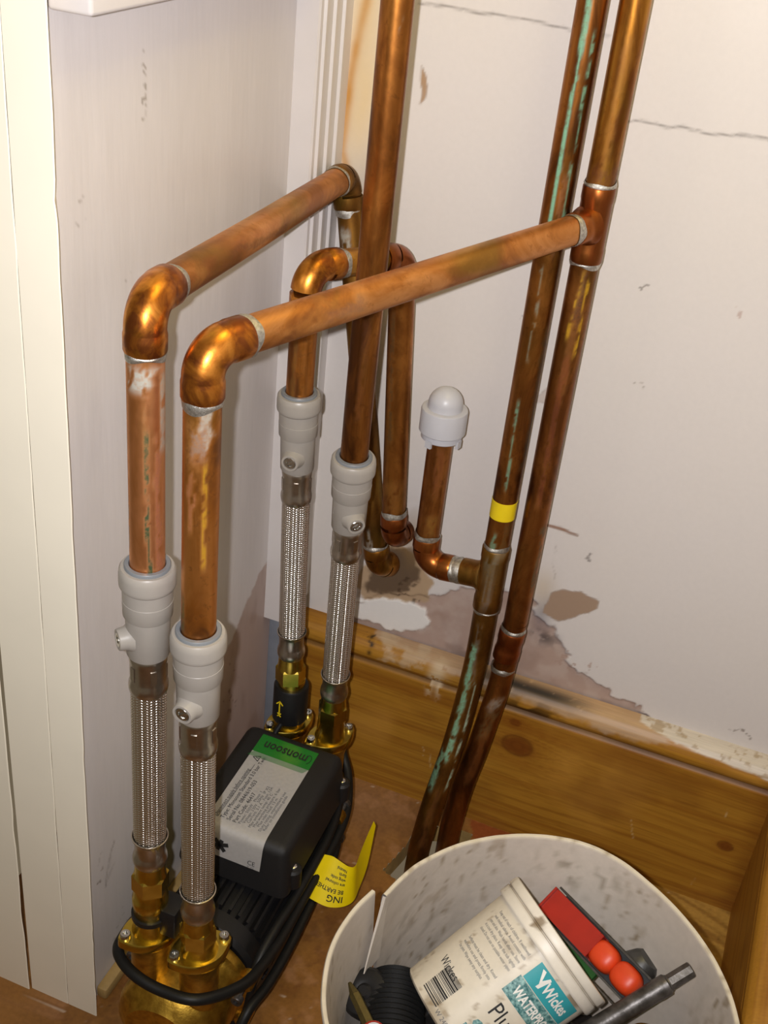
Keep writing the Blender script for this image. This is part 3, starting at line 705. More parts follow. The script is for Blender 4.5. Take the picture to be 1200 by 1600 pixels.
GH = 'braided hoses with grey connectors on the pump'
def make_hose(label):
    r = empty('flexible_hose', label, 'hose', group=GH)
    L = lambda pr, n=40, cap=(True, True), rot=0: lathe((0, 0, 0), (0, 0, 1), pr, n, cap, rot)
    obj('braid', braid_mesh(.0111, .0265, .1745), M['braid'], r, local=True, angle=180)
    obj('lower_ferrule', L([(0, .0095), (.0006, .0116), (.003, .0128), (.006, .0131), (.009, .0128), (.0115, .0119), (.0135, .0115), (.0240, .0115), (.0258, .0120), (.0275, .0133), (.0295, .0136), (.0297, .0128)], 40, (True, False)), M['steel'], r, local=True)
    up = [(.1725, .0118), (.1735, .0128), (.1770, .0133), (.1800, .0132), (.1825, .0126), (.1850, .0123), (.1980, .0123), (.2000, .0126), (.2030, .0128), (.2050, .0124), (.2062, .0112)]
    uf = obj('upper_ferrule', L(up, 40, (False, False)), M['steel'], r, local=True)
    for k in range(5):
        a = k*2*PI/5+.3
        obj('crimp', obox((math.cos(a)*.0121, math.sin(a)*.0121, .1915), (math.cos(a), math.sin(a), 0), (-math.sin(a), math.cos(a), 0), (0, 0, 1), .0012, .0040, .011), M['steel'], uf, smooth=False, local=True)
    obj('connector_body', L([(.2050, .0100), (.2050, .0134), (.2062, .0141), (.2372, .0145), (.2374, .0140), (.2378, .0156), (.2385, .0160), (.2500, .0162), (.2502, .0160), (.2600, .0163), (.2612, .0176), (.2620, .0180), (.2640, .0181), (.2700, .0181), (.2738, .0176), (.2752, .0166), (.2752, .0140), (.2700, .0113)], 56, (True, False)), M['grey_plastic'], r, local=True, angle=32)
    obj('release_ring', L([(.2700, .0113), (.2765, .0113), (.2775, .0117), (.2775, .0141), (.2768, .0146), (.2752, .0146)], 48, (False, False)), M['grey_ring'], r, local=True)
    bo = obj('drain_boss', lathe((.0110, 0, .2205), (1, 0, 0), [(0, .0100), (.0015, .0094), (.0040, .0080), (.0085, .0074), (.0092, .0070), (.0092, .0054), (.0075, .0054)], 32, (True, True)), M['grey_plastic'], r, local=True)
    bo2 = lathe((.0185, 0, .2205), (1, 0, 0), [(0, .0052), (.0010, .0052), (.0016, .0046), (.0016, .0030), (.0006, .0026)], 20)
    obj('drain_screw', join(bo2, obox((.0197, 0, .2205), (1, 0, 0), (0, .8, .6), (0, -.6, .8), .0012, .0078, .0013)), M['chrome'], bo, local=True, smooth=False)
    nv, nf = lathe((0, 0, 0), (0, 0, 1), [(-.0300, .0118), (-.0285, .0142), (-.0130, .0142), (-.0112, .0128)], 6, (True, True), rot=.35)
    nut = obj('brass_nut', (nv, nf), M['brass'], r, smooth=False, local=True)
    obj('nut_neck', L([(-.0128, .0126), (-.0085, .0118), (-.0040, .0116), (.0010, .0112)], 40), M['brass'], nut, local=True)
    return r
def dup(root, label):
    r = root.copy(); C.objects.link(r); r['label'] = label
    for ch in list(root.children):
        c = ch.copy(); C.objects.link(c); c.parent = r
        for g in ch.children:
            d = g.copy(); C.objects.link(d); d.parent = c
    return r
def place_hose(r, top, bot, zb, az):
    top, bot = Vector(top), Vector(bot); d = (top-bot).normalized()
    p = bot + d*((zb-bot.z)/d.z)
    spin = Matrix.Rotation(math.radians(az), 4, 'Z')
    q = Vector((0, 0, 1)).rotation_difference(d).to_matrix().to_4x4()
    r.matrix_world = Matrix.Translation(p) @ q @ spin
h1 = make_hose('braided steel hose and grey connector nearest the left wall, at the front of the pump')
h2 = dup(h1, 'braided steel hose and grey connector at the front right, nearest the camera')
h3 = dup(h1, 'braided steel hose and grey connector at the rear left, beside the corner boxing')
h4 = dup(h1, 'braided steel hose and grey connector at the rear right, under the middle dark riser')
place_hose(h1, (.0743, -.402, .506), (.0690, -.394, .155), .230, -132)
place_hose(h2, (.1125, -.405, .470), (.1120, -.396, .150), .1945, -92)
place_hose(h3, (.0558, -.140, .512), (.0615, -.126, .150), .2340, -84)
place_hose(h4, (.1169, -.165, .480), (.1055, -.126, .150), .2070, -50)

# ------------------------------------------------------------------ shower pump
pump = empty('water_pump', 'black twin water pump with brass ends and a green and silver rating label', 'pump', (.087, -.26, 0))
def cxp(yy): return .0835 + (-.126-yy)*.026
ax_y = Vector((-.026, 1, 0)).normalized(); mz = .062
mb0 = Vector((cxp(-.345), -.345, mz))
obj('motor_body', lathe(mb0, ax_y, [(0, .030), (0, .046), (.004, .050), (.020, .050), (.022, .046), (.150, .046), (.152, .050), (.172, .050), (.176, .046), (.176, .03)], 48), M['black'], pump)
fins = [obox(mb0+ax_y*.086+Vector((math.cos(a)*.0485, 0, math.sin(a)*.0485)), (math.cos(a), 0, math.sin(a)), ax_y, (-math.sin(a), 0, math.cos(a)), .008, .126, .0026) for a in np.linspace(-.6, PI+.6, 26)]
tag(obj('cooling_fins', join(*fins), M['black'], pump, smooth=False), kind='stuff')
obj('base_plate', rbox(.036, .134, -.350, -.160, 0, .014, .002), M['black'], pump)
obj('side_housing', rbox(.112, .1325, -.325, -.170, .012, .066, .006, 3), M['black'], pump)
# terminal cover
bm = bmesh.new()
def cc(yy, s, hw): return cxp(yy) + s*hw
lo = [bm.verts.new((cc(yy, s, .0530), yy, .116)) for s, yy in ((-1, -.2965), (1, -.2965), (1, -.152), (-1, -.152))]
hi = [bm.verts.new((cc(yy, s, .0485), yy, .1655)) for s, yy in ((-1, -.2885), (1, -.2885), (1, -.158), (-1, -.158))]
bm.faces.new(lo[::-1]); bm.faces.new(hi)
for i in range(4): bm.faces.new((lo[i], lo[(i+1) % 4], hi[(i+1) % 4], hi[i]))
bmesh.ops.bevel(bm, geom=[e for e in bm.edges if max(v.co.z for v in e.verts) > .12], offset=.009, segments=5, affect='EDGES', profile=.5)
cover = obj('terminal_cover', bm, M['black_cover'], pump, angle=70)
for sx, yy in ((1, -.275), (1, -.162), (-1, -.275)):
    p = Vector((cxp(yy)+sx*.0500, yy, .135))
    obj('screw_lug', lathe(p-Vector((0, 0, .02)), (0, 0, 1), [(0, .008), (.018, .008), (.020, .006)], 20), M['black_cover'], cover)
    obj('cover_screw', lathe(p, (0, 0, 1), [(0, .0034), (.0016, .0034), (.0022, .0026)], 16), M['chrome'], cover)
# rating label, folded over the front edge
LX0, LX1 = -.0300, .0270
def lab(yy, zz, s): return (cxp(yy) + (LX0 if s < 0 else LX1), yy, zz)
lp = [(-.1690, .16585), (-.1930, .16585), (-.2740, .16585), (-.2800, .16580), (-.2840, .1650), (-.2872, .1632), (-.2893, .1605), (-.2903, .1580), (-.2930, .1450), (-.2947, .1375)]
def strip(seq): 
    V = []
    for a, b in seq: V += [lab(a, b+.0003, -1), lab(a-.0002, b+.0003, 1)]
    return V, [(2*i, 2*i+1, 2*i+3, 2*i+2) for i in range(len(seq)-1)]
label = obj('rating_label', strip(lp[1:]), M['label_silver'], cover, label='silver rating label with a green band')
obj('green_band', strip(lp[:2]), M['label_green'], label)
hatch = [obox((cxp(-.195)+LX0+.0006+k*.00145, -.1962, .16625), (1, 0, 0), (.5, .86, 0), (0, 0, 1), .0007, .0075, .0001) for k in range(38)]
tag(obj('band_hatching', join(*hatch), M['label_green'], label, smooth=False), kind='stuff')
lz = .1664
text('printed_text', 'monsoon', .0160, (cxp(-.18)+.0205, -.1770, lz), (-1, -.0, 0), (0, -1, 0), M['ink'], label, sx=.72, bold=.00025)
bm = [(cxp(-.18)+.0212+.003*math.cos(a), -.1815+.0055*math.sin(a), lz+.0003) for a in np.linspace(-1.4, 2.3, 16)]
obj('swirl_mark', tube(bm, .0003, 6), M['ink'], label)
L1 = cxp(-.24)+LX0
for i, (s, sz, off_) in enumerate((('Disconnect supply before opening', .0054, .0075), ('Type: Monsoon Standard 3.0 bar Twin', .0054, .0138), ('Serial No: 0844/619-053', .0054, .0198), ('Part Code: 46417', .0054, .0256))):
    text('printed_text', s, sz, (L1+off_+.0012, -.2790, lz-.0002), (0, 1, 0), (-1, 0, 0), M['ink'], label, sx=.98 if i else .84)
obj('underline', rbox(L1+.0092, L1+.0095, -.279, -.209, lz, lz+.0002, 0), M['ink'], label, smooth=False)
tri = [(L1+.0035, -.2005), (L1+.0095, -.2040), (L1+.0095, -.1970)]
obj('warning_triangle', join(*[obox(((a[0]+b[0])/2, (a[1]+b[1])/2, lz), ((b[0]-a[0])/math.dist(a, b), (b[1]-a[1])/math.dist(a, b), 0), (-(b[1]-a[1])/math.dist(a, b), (b[0]-a[0])/math.dist(a, b), 0), (0, 0, 1), math.dist(a, b)+.0005, .0006, .0002) for a, b in zip(tri, tri[1:]+tri[:1])], obox((L1+.0075, -.2005, lz), (1, 0, 0), (0, 1, 0), (0, 0, 1), .0028, .0006, .0002)), M['ink'], label, smooth=False)
rows = ['Power: 550W   Phase: 1', 'Voltage: 230V  50Hz  IP X2', 'Current: 3.1 A   Fuse: 13A', 'Max ambient temp: 40 C', 'Max working pressure: 6 bar', 'Max inlet head: 13 m', 'Duty rating: intermittent use', 'Refer to installation guide']
for i, s in enumerate(rows):
    text('printed_text', s, .0038, (L1+.0308+i*.0032, -.2785 + (i % 3)*.002, lz-.0002), (0, 1, 0), (-1, 0, 0), M['ink_grey'], label, sx=1.15)
fn = Vector((0, -.979, .206)); fu = Vector((0, .206, .979))
text('printed_text', 'CE', .0062, (cxp(-.29)+.0150, -.2943, .1412), (1, 0, 0), fu, M['ink'], label, off=.0006)
text('printed_text', 'IP X2', .0028, (cxp(-.29)+.0155, -.2949, .1385), (1, 0, 0), fu, M['ink_grey'], label, off=.0007)
blob = []
for ang, ln in ((.3, .009), (1.3, .006), (2.4, .008), (3.5, .010), (4.4, .006), (5.5, .008)):
    blob.append(obox(Vector((cxp(-.29)-.012, -.2925, .1495)) + Vector((1, 0, 0))*math.cos(ang)*ln*.4 + fu*math.sin(ang)*ln*.4 + fn*.0006, Vector((1, 0, 0))*math.cos(ang)+fu*math.sin(ang), Vector((1, 0, 0))*-math.sin(ang)+fu*math.cos(ang), fn, ln, .0036, .0002))
obj('dark_emblem', join(*blob), M['ink'], label, smooth=False)

# brass pump ends
PORTS = []
for end, ey in ((-1, -.391), (1, -.126)):
    d = ax_y*end; s0 = Vector((cxp(ey), ey, mz)) - d*.040
    hd = obj('pump_head', lathe(s0, d, [(0, .030), (0, .0500), (.003, .0520), (.010, .0520), (.012, .0480), (.016, .0455), (.052, .0450), (.060, .0420), (.066, .0340), (.070, .0300), (.070, .0120), (.0735, .0110), (.0735, .002)], 56), M['brass_cast'], pump, label='cast brass pump end')
    for a in (-2.6, -.5, .42, 2.72):
        p = s0 + Vector((math.cos(a)*.0535, 0, math.sin(a)*.0535)); 
        obj('lug', lathe(p, d, [(0, .0070), (.012, .0070), (.014, .0055)], 20), M['brass_cast'], hd)
        obj('through_bolt', lathe(p-d*.006, d, [(0, .0024), (.030, .0024), (.030, .0050), (.0345, .0050), (.0355, .0044), (.0355, .0022), (.033, .0020)], 16), M['gunmetal'], hd)
    for k, (px_, nm) in enumerate(((-.0220, 0), (.0215, 1))):
        c = Vector((cxp(ey)+px_, ey-(.002 if end < 0 else 0), 0)); PORTS.append(c)
        obj('port', lathe(c+Vector((0, 0, .070)), (0, 0, 1), [(0, .0180), (.018, .0155), (.060, .0155), (.068, .0172), (.0735, .0182)], 32), M['brass_cast'], hd)
        # oval flange plate with a lug at each end
        dv = Vector((.62, .785, 0)); nv_ = Vector((-.785, .62, 0)); ring_ = []
        for t in np.linspace(0, 2*PI, 48, endpoint=False):
            ct, st = math.cos(t), math.sin(t); q_ = .0178 if abs(ct) < .62 else .0178
            xx = ct*.0265; yy = st*.0178*(1-.52*abs(ct)**3)
            ring_.append(c + dv*xx + nv_*yy)
        n = len(ring_); V = [p+Vector((0, 0, .1435)) for p in ring_] + [p+Vector((0, 0, .1505)) for p in ring_] + [c+(p-c)*.96+Vector((0, 0, .1515)) for p in ring_]
        fl_ = obj('port_flange', (V, [tuple(range(n))[::-1]] + [(i, (i+1) % n, n+(i+1) % n, n+i) for i in range(n)] + [(n+i, n+(i+1) % n, 2*n+(i+1) % n, 2*n+i) for i in range(n)] + [tuple(range(2*n, 3*n))]), M['brass'], hd, angle=40)
        tall = (k == 0)
        ztop = {(-1, 0): .2010, (-1, 1): .1660, (1, 0): .2050, (1, 1): .1780}[(end, k)]
        sh = ([(0, .0148), (.003, .0142), (.006, .0134)] + ([(.028, .0130), (.030, .0140), (.038, .0140), (.040, .0130)] if tall else [(.0085, .0134)]) + [(ztop-.1510, .0128)])
        obj('spigot', lathe(c+Vector((0, 0, .1510)), (0, 0, 1), sh, 40), M['brass'], fl_)
        for s in (-1, 1):
            p = c + dv*s*.0206 + Vector((0, 0, .1510))
            obj('flange_bolt', lathe(p, (0, 0, 1), [(0, .0042), (.0040, .0042), (.0048, .0036), (.0048, .0020), (.0030, .0018)], 16), M['chrome'], fl_)
# flow sensor clips round the two left spigots
c = PORTS[0]
clip = obj('sensor_band', lathe(c+Vector((0, 0, .1665)), (0, 0, 1), [(0, .0132), (.0006, .0148), (.0050, .0148), (.0056, .0132)], 32), M['black'], pump)
obj('sensor_box', rbox(c.x+.0070, c.x+.0250, c.y-.0060, c.y+.0150, .1560, .1840, .002), M['black'], clip)
c = PORTS[2]
clip = obj('sensor_sleeve', lathe(c+Vector((0, 0, .1575)), (0, 0, 1), [(0, .0140), (.001, .0168), (.039, .0168), (.041, .0155), (.041, .013)], 40), M['black'], pump)
a_ = Vector((-.10, -1, 0)).normalized(); s_ = Vector((1, -.10, 0)).normalized(); p = c + a_*.0170 + Vector((-.002, 0, .178))
obj('flow_arrow', join(obox(p, s_, (0, 0, 1), a_, .0012, .018, .0004), obox(p+s_*.0016+Vector((0, 0, .007)), (s_+Vector((0, 0, 1))*.9).normalized(), (s_*-.9+Vector((0, 0, 1))).normalized(), a_, .0011, .0055, .0004), obox(p-s_*.0016+Vector((0, 0, .007)), (s_-Vector((0, 0, 1))*.9).normalized(), (s_*.9+Vector((0, 0, 1))).normalized(), a_, .0011, .0055, .0004), obox(p-Vector((0, 0, .0075)), (s_+Vector((0, 0, 1))*.9).normalized(), (s_*-.9+Vector((0, 0, 1))).normalized(), a_, .0010, .0055, .0004), obox(p-Vector((0, 0, .0075)), (s_-Vector((0, 0, 1))*.9).normalized(), (s_*.9+Vector((0, 0, 1))).normalized(), a_, .0010, .0055, .0004)), M['yellow'], clip, smooth=False)
sl = Vector((c.x-.004, c.y-.020, .150))
obj('sensor_lead', tube(spline([c+Vector((-.001, -.0165, .160)), c+Vector((-.004, -.024, .150)), c+Vector((-.004, -.038, .130)), c+Vector((0, -.045, .10))], 8), .0026, 12), M['black_rubber'], clip)

# mains cable looped round the front of the pump
cable = empty('power_cable', 'black mains cable looped round the brass front end of the pump', 'cable', (.146, -.30, .0))
c1_ = [(.098, -.074, .104), (.1072, -.0894, .098), (.1185, -.1018, .088), (.1280, -.1202, .082), (.1365, -.1454, .080), (.1410, -.1766, .080), (.1424, -.2125, .082), (.1442, -.2554, .085), (.1468, -.3047, .090), (.1475, -.3480, .099), (.1440, -.3840, .112), (.1240, -.4165, .124), (.0940, -.4215, .124), (.0680, -.4190, .126), (.0480, -.4080, .126), (.0410, -.3900, .122), (.0410, -.362, .118), (.050, -.342, .104)]
obj('cable_strand', tube(spline(c1_, 10), .0046, 16), M['black_rubber'], cable, angle=180)
c2_ = [(.112, -.128, .104), (.124, -.1420, .100), (.1335, -.1633, .098), (.1392, -.2003, .098), (.1415, -.2431, .100), (.1418, -.2825, .100), (.1412, -.3127, .100), (.1400, -.340, .092), (.1405, -.355, .075), (.139, -.358, .05)]
obj('cable_strand', tube(spline(c2_, 10), .0044, 16), M['black_rubber'], cable, angle=180)
c3_ = [(.1330, -.150, .060), (.1430, -.190, .062), (.1460, -.240, .064), (.1500, -.300, .066), (.1510, -.345, .070), (.1480, -.375, .072), (.1450, -.392, .050), (.1440, -.396, .025), (.146, -.385, .006)]
obj('cable_strand', tube(spline(c3_, 10), .0044, 16), M['black_rubber'], cable, angle=180)

# yellow earthing tag folded round the cable
top_ = [(.1446, -.2186, .098), (.1518, -.2156, .096), (.1599, -.2162, .094), (.1685, -.2166, .092), (.1732, -.2125, .091), (.1714, -.1972, .090), (.1693, -.1765, .090), (.1682, -.155, .092)]
bot = [(.1401, -.2534, .080), (.1493, -.2483, .070), (.1614, -.2429, .062), (.1724, -.2338, .058), (.1786, -.2226, .057), (.1780, -.2074, .058), (.1766, -.1853, .066), (.1707, -.1548, .087)]
bs_, ts_ = spline(bot, 5), spline(top_, 5); V = []; 
for a, b in zip(bs_, ts_): V += [a, b]
m_ = len(bs_); nrm = Vector((.2, -.6, .75)).normalized()*.0003
V2 = V + [v - nrm for v in V]; k = len(V)
Fc = [(2*i, 2*i+2, 2*i+3, 2*i+1) for i in range(m_-1)] + [(k+2*i, k+2*i+1, k+2*i+3, k+2*i+2) for i in range(m_-1)]
wt = empty('warning_tag', 'yellow earthing warning tag wrapped round the black cable, end sticking up', 'tag', (.16, -.2, 0))
obj('strip', (V2, Fc), M['tag_yellow'], wt, angle=180)
PL = [0]
for a, b, c_, d_ in zip(bs_, bs_[1:], ts_, ts_[1:]): PL.append(PL[-1] + ((b+d_)/2-(a+c_)/2).length)
def tagwrap(i0, y0):
    def w(a, b):
        # the lettering reads from the fold back towards the cable, upside down to the camera
        q = max(.0001, min(PL[-1]-.0001, i0 - a)); i = max(k for k in range(m_-1) if PL[k] <= q); f = (q-PL[i])/(PL[i+1]-PL[i])
        lo_ = bs_[i].lerp(bs_[i+1], f); hi_ = ts_[i].lerp(ts_[i+1], f); ht = (hi_-lo_).length; t = max(.02, min(.98, (y0-b)/.044))
        n_ = (bs_[i+1]-bs_[i]).cross(hi_-lo_).normalized()
        return lo_.lerp(hi_, t) + n_*.0004
    return w
for s, sz, y0, i0 in (('ING', .0092, .0110, .0330), ('BE EARTHED', .0058, .0175, .0325), ('are coloured', .0044, .0245, .0325), ('wing code:', .0044, .0295, .0325), ('Earth', .0044, .0345, .0325), ('Neutral', .0044, .0392, .0325)):
    text('printed_text', s, sz, (0, 0, 0), (1, 0, 0), (0, 1, 0), M['ink'], wt, wrap=tagwrap(i0, y0), sx=.85, bold=.0001)

# ------------------------------------------------------------------ bucket and what is in it
BC = Vector((.366, -.393, 0)); BH = .25
RIM = [(165.9, .1228), (160.6, .1235), (146.7, .1266), (135.8, .1295), (121.3, .1338), (106.2, .1392), (96.1, .1425), (88.2, .1445), (79.6, .1430), (69.9, .1398), (60.8, .1374), (50.7, .1360), (32.7, .1355), (16.7, .1362),
       (-10, .1370), (-60, .1375), (-110, .1400), (-135, .1415), (-150, .1415), (-157, .1400), (-168.6, .1385), (-177.2, .1361), (-186.6, .1337), (-193.2, .1310)]
ra = np.array([a for a, _ in RIM])[::-1]; rr_ = np.array([b for _, b in RIM])[::-1]
nu = 241; th = np.linspace(ra[0], ra[-1], nu); rim = np.interp(th, ra, rr_)
k5 = np.ones(7)/7; sm = np.convolve(np.pad(rim, 3, mode='edge'), k5, 'valid'); rim = sm
def shell(zs, offs):
    Z, TH = np.meshgrid(zs, th, indexing='ij'); O, RI = np.meshgrid(offs, rim, indexing='ij')
    base = .108 + (.1375-.108)*Z/BH; w = np.clip((Z-.10)/(BH-.10), 0, 1)**1.4
    r = base + (RI-.1375)*w + O
    r = r + .0008*(fbm(TH*.05, Z*10, 3)-.5)
    a = np.radians(TH)
    zz = Z + (.0012*(fbm(TH*.08, Z*0, 6)-.5))*(Z > .24)
    return np.stack([BC.x + r*np.cos(a), BC.y + r*np.sin(a), zz], -1).reshape(-1, 3), TH.ravel(), Z.ravel()
zi = np.r_[.004, np.arange(.01, .246, .003), .2475, .2495, .2500, .2500, .2490, .2470, .2380, .2365, .2360, np.linspace(.22, .0, 30)]
oi = np.r_[np.zeros(len(np.arange(.01, .246, .003))+1), 0, .0002, .0008, .0028, .0036, .0040, .0040, .0036, .0026, np.full(30, .0025)]
P, TH, Z = shell(zi, oi)
col = np.tile(np.array(rgb(196, 187, 177)), (len(P), 1))
col = over(col, .35*fbm(TH*.06, Z*18, 200), rgb(186, 172, 156))
sc1 = sstep(.62, .76, fbm(TH*.30, Z*70, 201))*sstep(.45, .6, fbm(TH*.05, Z*14, 202))
col = over(col, .40*sc1, rgb(140, 120, 92))
col = over(col, .6*sstep(.66, .76, fbm(TH*.8, Z*120, 203))*sstep(.40, .6, fbm(TH*.04, Z*9, 204)), rgb(120, 100, 66))
col = over(col, .6*np.exp(-((TH-88)/14)**2-((Z-.225)/.016)**2)*sstep(.5, .68, fbm(TH*.5, Z*120, 205)), rgb(92, 80, 52))
col = over(col, .6*np.exp(-((TH-20)/10)**2-((Z-.20)/.03)**2)*sstep(.48, .68, fbm(TH*.6, Z*90, 206)), rgb(110, 92, 56))
col = over(col, .5*np.exp(-((TH-155)/26)**2-((Z-.17)/.05)**2)*sstep(.45, .7, fbm(TH*.25+Z*90, Z*60, 207)), rgb(134, 124, 110))
for a0, z0, a1, z1 in ((120, .20, 60, .225), (150, .16, 100, .19), (60, .15, 30, .21), (-172, .15, 175-360+170, .2), (100, .13, 140, .215)):
    col = over(col, .35*line_mask(TH*.0024, Z, [(a0*.0024, z0), (a1*.0024, z1)], .0002, .0012, .004, 60, int(a0+400)), rgb(160, 140, 126))
rimm = sstep(.2485, .2500, Z)*(np.arange(len(Z)) < len(Z))
col = over(col, .55*rimm, rgb(214, 204, 176)); col = over(col, .5*rimm*sstep(.58, .7, fbm(TH*.5, Z*30, 208)), rgb(120, 100, 70))
bucket = empty('bucket', 'scuffed white plastic bucket with a split rim, full of tools', 'bucket', BC)
obj('wall', grid_mesh('bucket_wall', P, nu, len(zi), col, True), M['bucket'], bucket, angle=50)
obj('base', lathe(BC, (0, 0, 1), [(.0, .106), (.0, .110), (.004, .110), (.004, .0)], 64, (True, False)), simple('bucket base plastic', rgb(206, 197, 186), .5), bucket)
# the split: the torn right-hand wall laps inside the other, its pale edge running down to nothing
V = []; Fc = []; nf = 16
for i, zz in enumerate(np.linspace(.178, .2495, nf)):
    k = (zz-.178)/(.2495-.178); base = .108+.0295*zz/BH; wgt = (max(0, zz-.10)/.15)**1.4
    a1 = 166.4 + 9.0*(1-k)**1.2
    for q in range(7):
        aa = 164.5 + (a1-164.5)*q/6
        rl = base + (np.interp(max(aa, 166.6)-360, ra, rr_)-.1375)*wgt
        r0 = base + (.1232-.1375)*wgt - .0003
        rr3 = min(r0, rl-.0006-.0045*k)
        V.append((BC.x+rr3*math.cos(math.radians(aa)), BC.y+rr3*math.sin(math.radians(aa)), zz))
    aa = math.radians(a1+.25); V.append((BC.x+(rr3+.0006+.0016*k)*math.cos(aa), BC.y+(rr3+.0006+.0016*k)*math.sin(aa), zz))
for i in range(nf-1):
    for q in range(7): Fc.append((i*8+q, i*8+q+1, (i+1)*8+q+1, (i+1)*8+q))
fo = obj('torn_flap', (V, Fc), M['bucket'], bucket, angle=50, label='torn flap of the bucket wall with a pale edge')
set_col(fo.data, np.tile(np.array(rgb(206, 197, 186)), (len(V), 1)))

# crumpled black bag filling the lower part of the bucket
nu2, nv2 = 120, 46; V = []; Fc = []
for j in range(nv2):
    q = j/(nv2-1)
    for i in range(nu2):
        t = 2*PI*i/nu2; rr2 = .112*q
        xx, yy = rr2*math.cos(t), rr2*math.sin(t)
        n1 = float(fbm(np.array(xx*38), np.array(yy*38), 210)); n2 = abs(float(fbm(np.array(xx*95), np.array(yy*95), 211))-.5)*2
        zz = .118 + .05*(n1-.5) + .016*n2 + .022*math.exp(-((xx+.09)/.05)**2-((yy-.01)/.06)**2)
        if q > .93: zz -= (q-.93)*.8
        V.append((BC.x+xx, BC.y+yy, zz))
for j in range(nv2-1):
    for i in range(nu2): Fc.append((j*nu2+i, j*nu2+(i+1) % nu2, (j+1)*nu2+(i+1) % nu2, (j+1)*nu2+i))
low = len(V)
for i in range(nu2):
    t = 2*PI*i/nu2; V.append((BC.x+.098*math.cos(t), BC.y+.098*math.sin(t), .0045))
for i in range(nu2): Fc.append(((nv2-1)*nu2+i, (nv2-1)*nu2+(i+1) % nu2, low+(i+1) % nu2, low+i))
Fc.append(tuple(range(low, low+nu2)))
bag = obj('plastic_bag', (V, Fc), simple('black bag plastic', (.018, .016, .015), .32, 0, .2, 200, .15), angle=180)
tag(bag, 'crumpled black plastic bag lying under the tools in the bucket', 'bag')

# sealant tub lying on its side
AX = (-RIGHT*.8 - UP*.6).normalized(); lid_c = Vector((.3716, -.3216, .226)); TH_ = .1060
TD = -AX; tb0 = lid_c - TD*TH_
nF = (CAM - lid_c).normalized(); AX = (AX - nF*AX.dot(nF)).normalized(); TD = -AX; tb0 = lid_c - TD*TH_; nF = (nF - TD*nF.dot(TD)).normalized(); eS = nF.cross(TD) * -1
if eS.dot(RIGHT*.55-UP*.835) < 0: eS = -eS
def trad(h): return .0455 + (.0492-.0455)*h/.090
def tubwrap(phi0, h0):
    def w(a_, b_):
        h = h0+b_; r = trad(h)+.0004; p = math.radians(phi0) + a_/r
        return tb0 + TD*h + (nF*math.cos(p) + eS*math.sin(p))*r
    return w
tub = empty('sealant_tub', 'white plastic tub of plumbers sealant with a teal label, lying tilted in the bucket', 'tub', tb0)
def lathe_grid(prof, n):
    V = []
    for h, r in prof:
        for k in range(n):
            p = 2*PI*k/n - PI; V.append(tb0 + TD*h + (nF*math.cos(p)+eS*math.sin(p))*r)
    return np.array([tuple(v) for v in V])
ph = [(0, .0), (0, .0400), (.0006, .0440)] + [(h, trad(h)) for h in np.arange(.002, .0915, .0018)]
n = 160; P = lathe_grid(ph, n); 
ii = np.arange(len(ph))[:, None]; kk = np.arange(n)[None, :]; H_ = np.repeat([h for h, _ in ph], n); K_ = np.tile(np.arange(n)/n*2*PI*.047, len(ph))
col = np.tile(np.array(rgb(216, 208, 192)), (len(P), 1))
col = over(col, .3*fbm(K_*30, H_*30, 220), rgb(200, 188, 164))
col = over(col, .7*sstep(.62, .74, fbm(K_*60, H_*60, 221))*np.maximum(np.exp(-((H_-.09)/.02)**2), np.exp(-(H_/.012)**2)*.8), rgb(112, 88, 48))
col = over(col, .55*sstep(.70, .78, fbm(K_*150, H_*150, 222)), rgb(130, 106, 66))
Fc = [(i*n+k, i*n+(k+1) % n, (i+1)*n+(k+1) % n, (i+1)*n+k) for i in range(len(ph)-1) for k in range(n)]
bd = obj('tub_body', (P, Fc), M['tub'], tub, angle=45); set_col(bd.data, col)
pl_ = [(.0885, trad(.0885)), (.0885, .0515), (.0892, .0522)] + [(h, .0524) for h in np.arange(.0905, .0965, .0015)] + [(.0968, .0524), (.0972, .0515), (.0980, .0515), (.0984, .0530)] + [(h, .0532) for h in np.arange(.0995, .1040, .0015)] + [(.1050, .0528), (.1056, .0515), (.1056, .0490), (.1030, .0480), (.1030, .0)]
P = lathe_grid(pl_, n); H_ = np.repeat([h for h, _ in pl_], n); K_ = np.tile(np.arange(n)/n*2*PI*.05, len(pl_))
col = np.tile(np.array(rgb(222, 215, 202)), (len(P), 1))
col = over(col, .75*sstep(.64, .72, fbm(K_*85, H_*60, 223)), rgb(104, 78, 36))
col = over(col, .55*np.exp(-((H_-.0976)/.0012)**2)*(.3+fbm(K_*60, H_*9, 224)), rgb(120, 96, 60))
Fc = [(i*n+k, i*n+(k+1) % n, (i+1)*n+(k+1) % n, (i+1)*n+k) for i in range(len(pl_)-1) for k in range(n)]
ld = obj('tub_lid', (P, Fc), M['tub'], tub, angle=45); set_col(ld.data, col)
def patch(name, p0, p1, h0, h1, m, nn=16, off=.00025):
    V = []
    for i in range(nn+1):
        p = math.radians(p0+(p1-p0)*i/nn)
        for h in (h0, h1):
            V.append(tb0 + TD*h + (nF*math.cos(p)+eS*math.sin(p))*(trad(h)+off))
    return obj(name, (V, [(2*i, 2*i+2, 2*i+3, 2*i+1) for i in range(nn)]), m, tub, angle=180)
patch('teal_panel', 6, 66, .0690, .0855, M['teal'])
patch('mottled_panel', 4, 66, .0520, .0685, M['teal_dark'])
patch('mottled_panel', 8, 30, .0085, .0190, M['teal_dark'])
W0 = dict(parent=tub, origin=(0, 0, 0), ux=(1, 0, 0), uy=(0, 1, 0))
def tt(s, size, phi, h, m, sx=1., bold=0.): text('printed_text', s, size, m=m, wrap=tubwrap(phi, h), sx=sx, bold=bold, **W0)
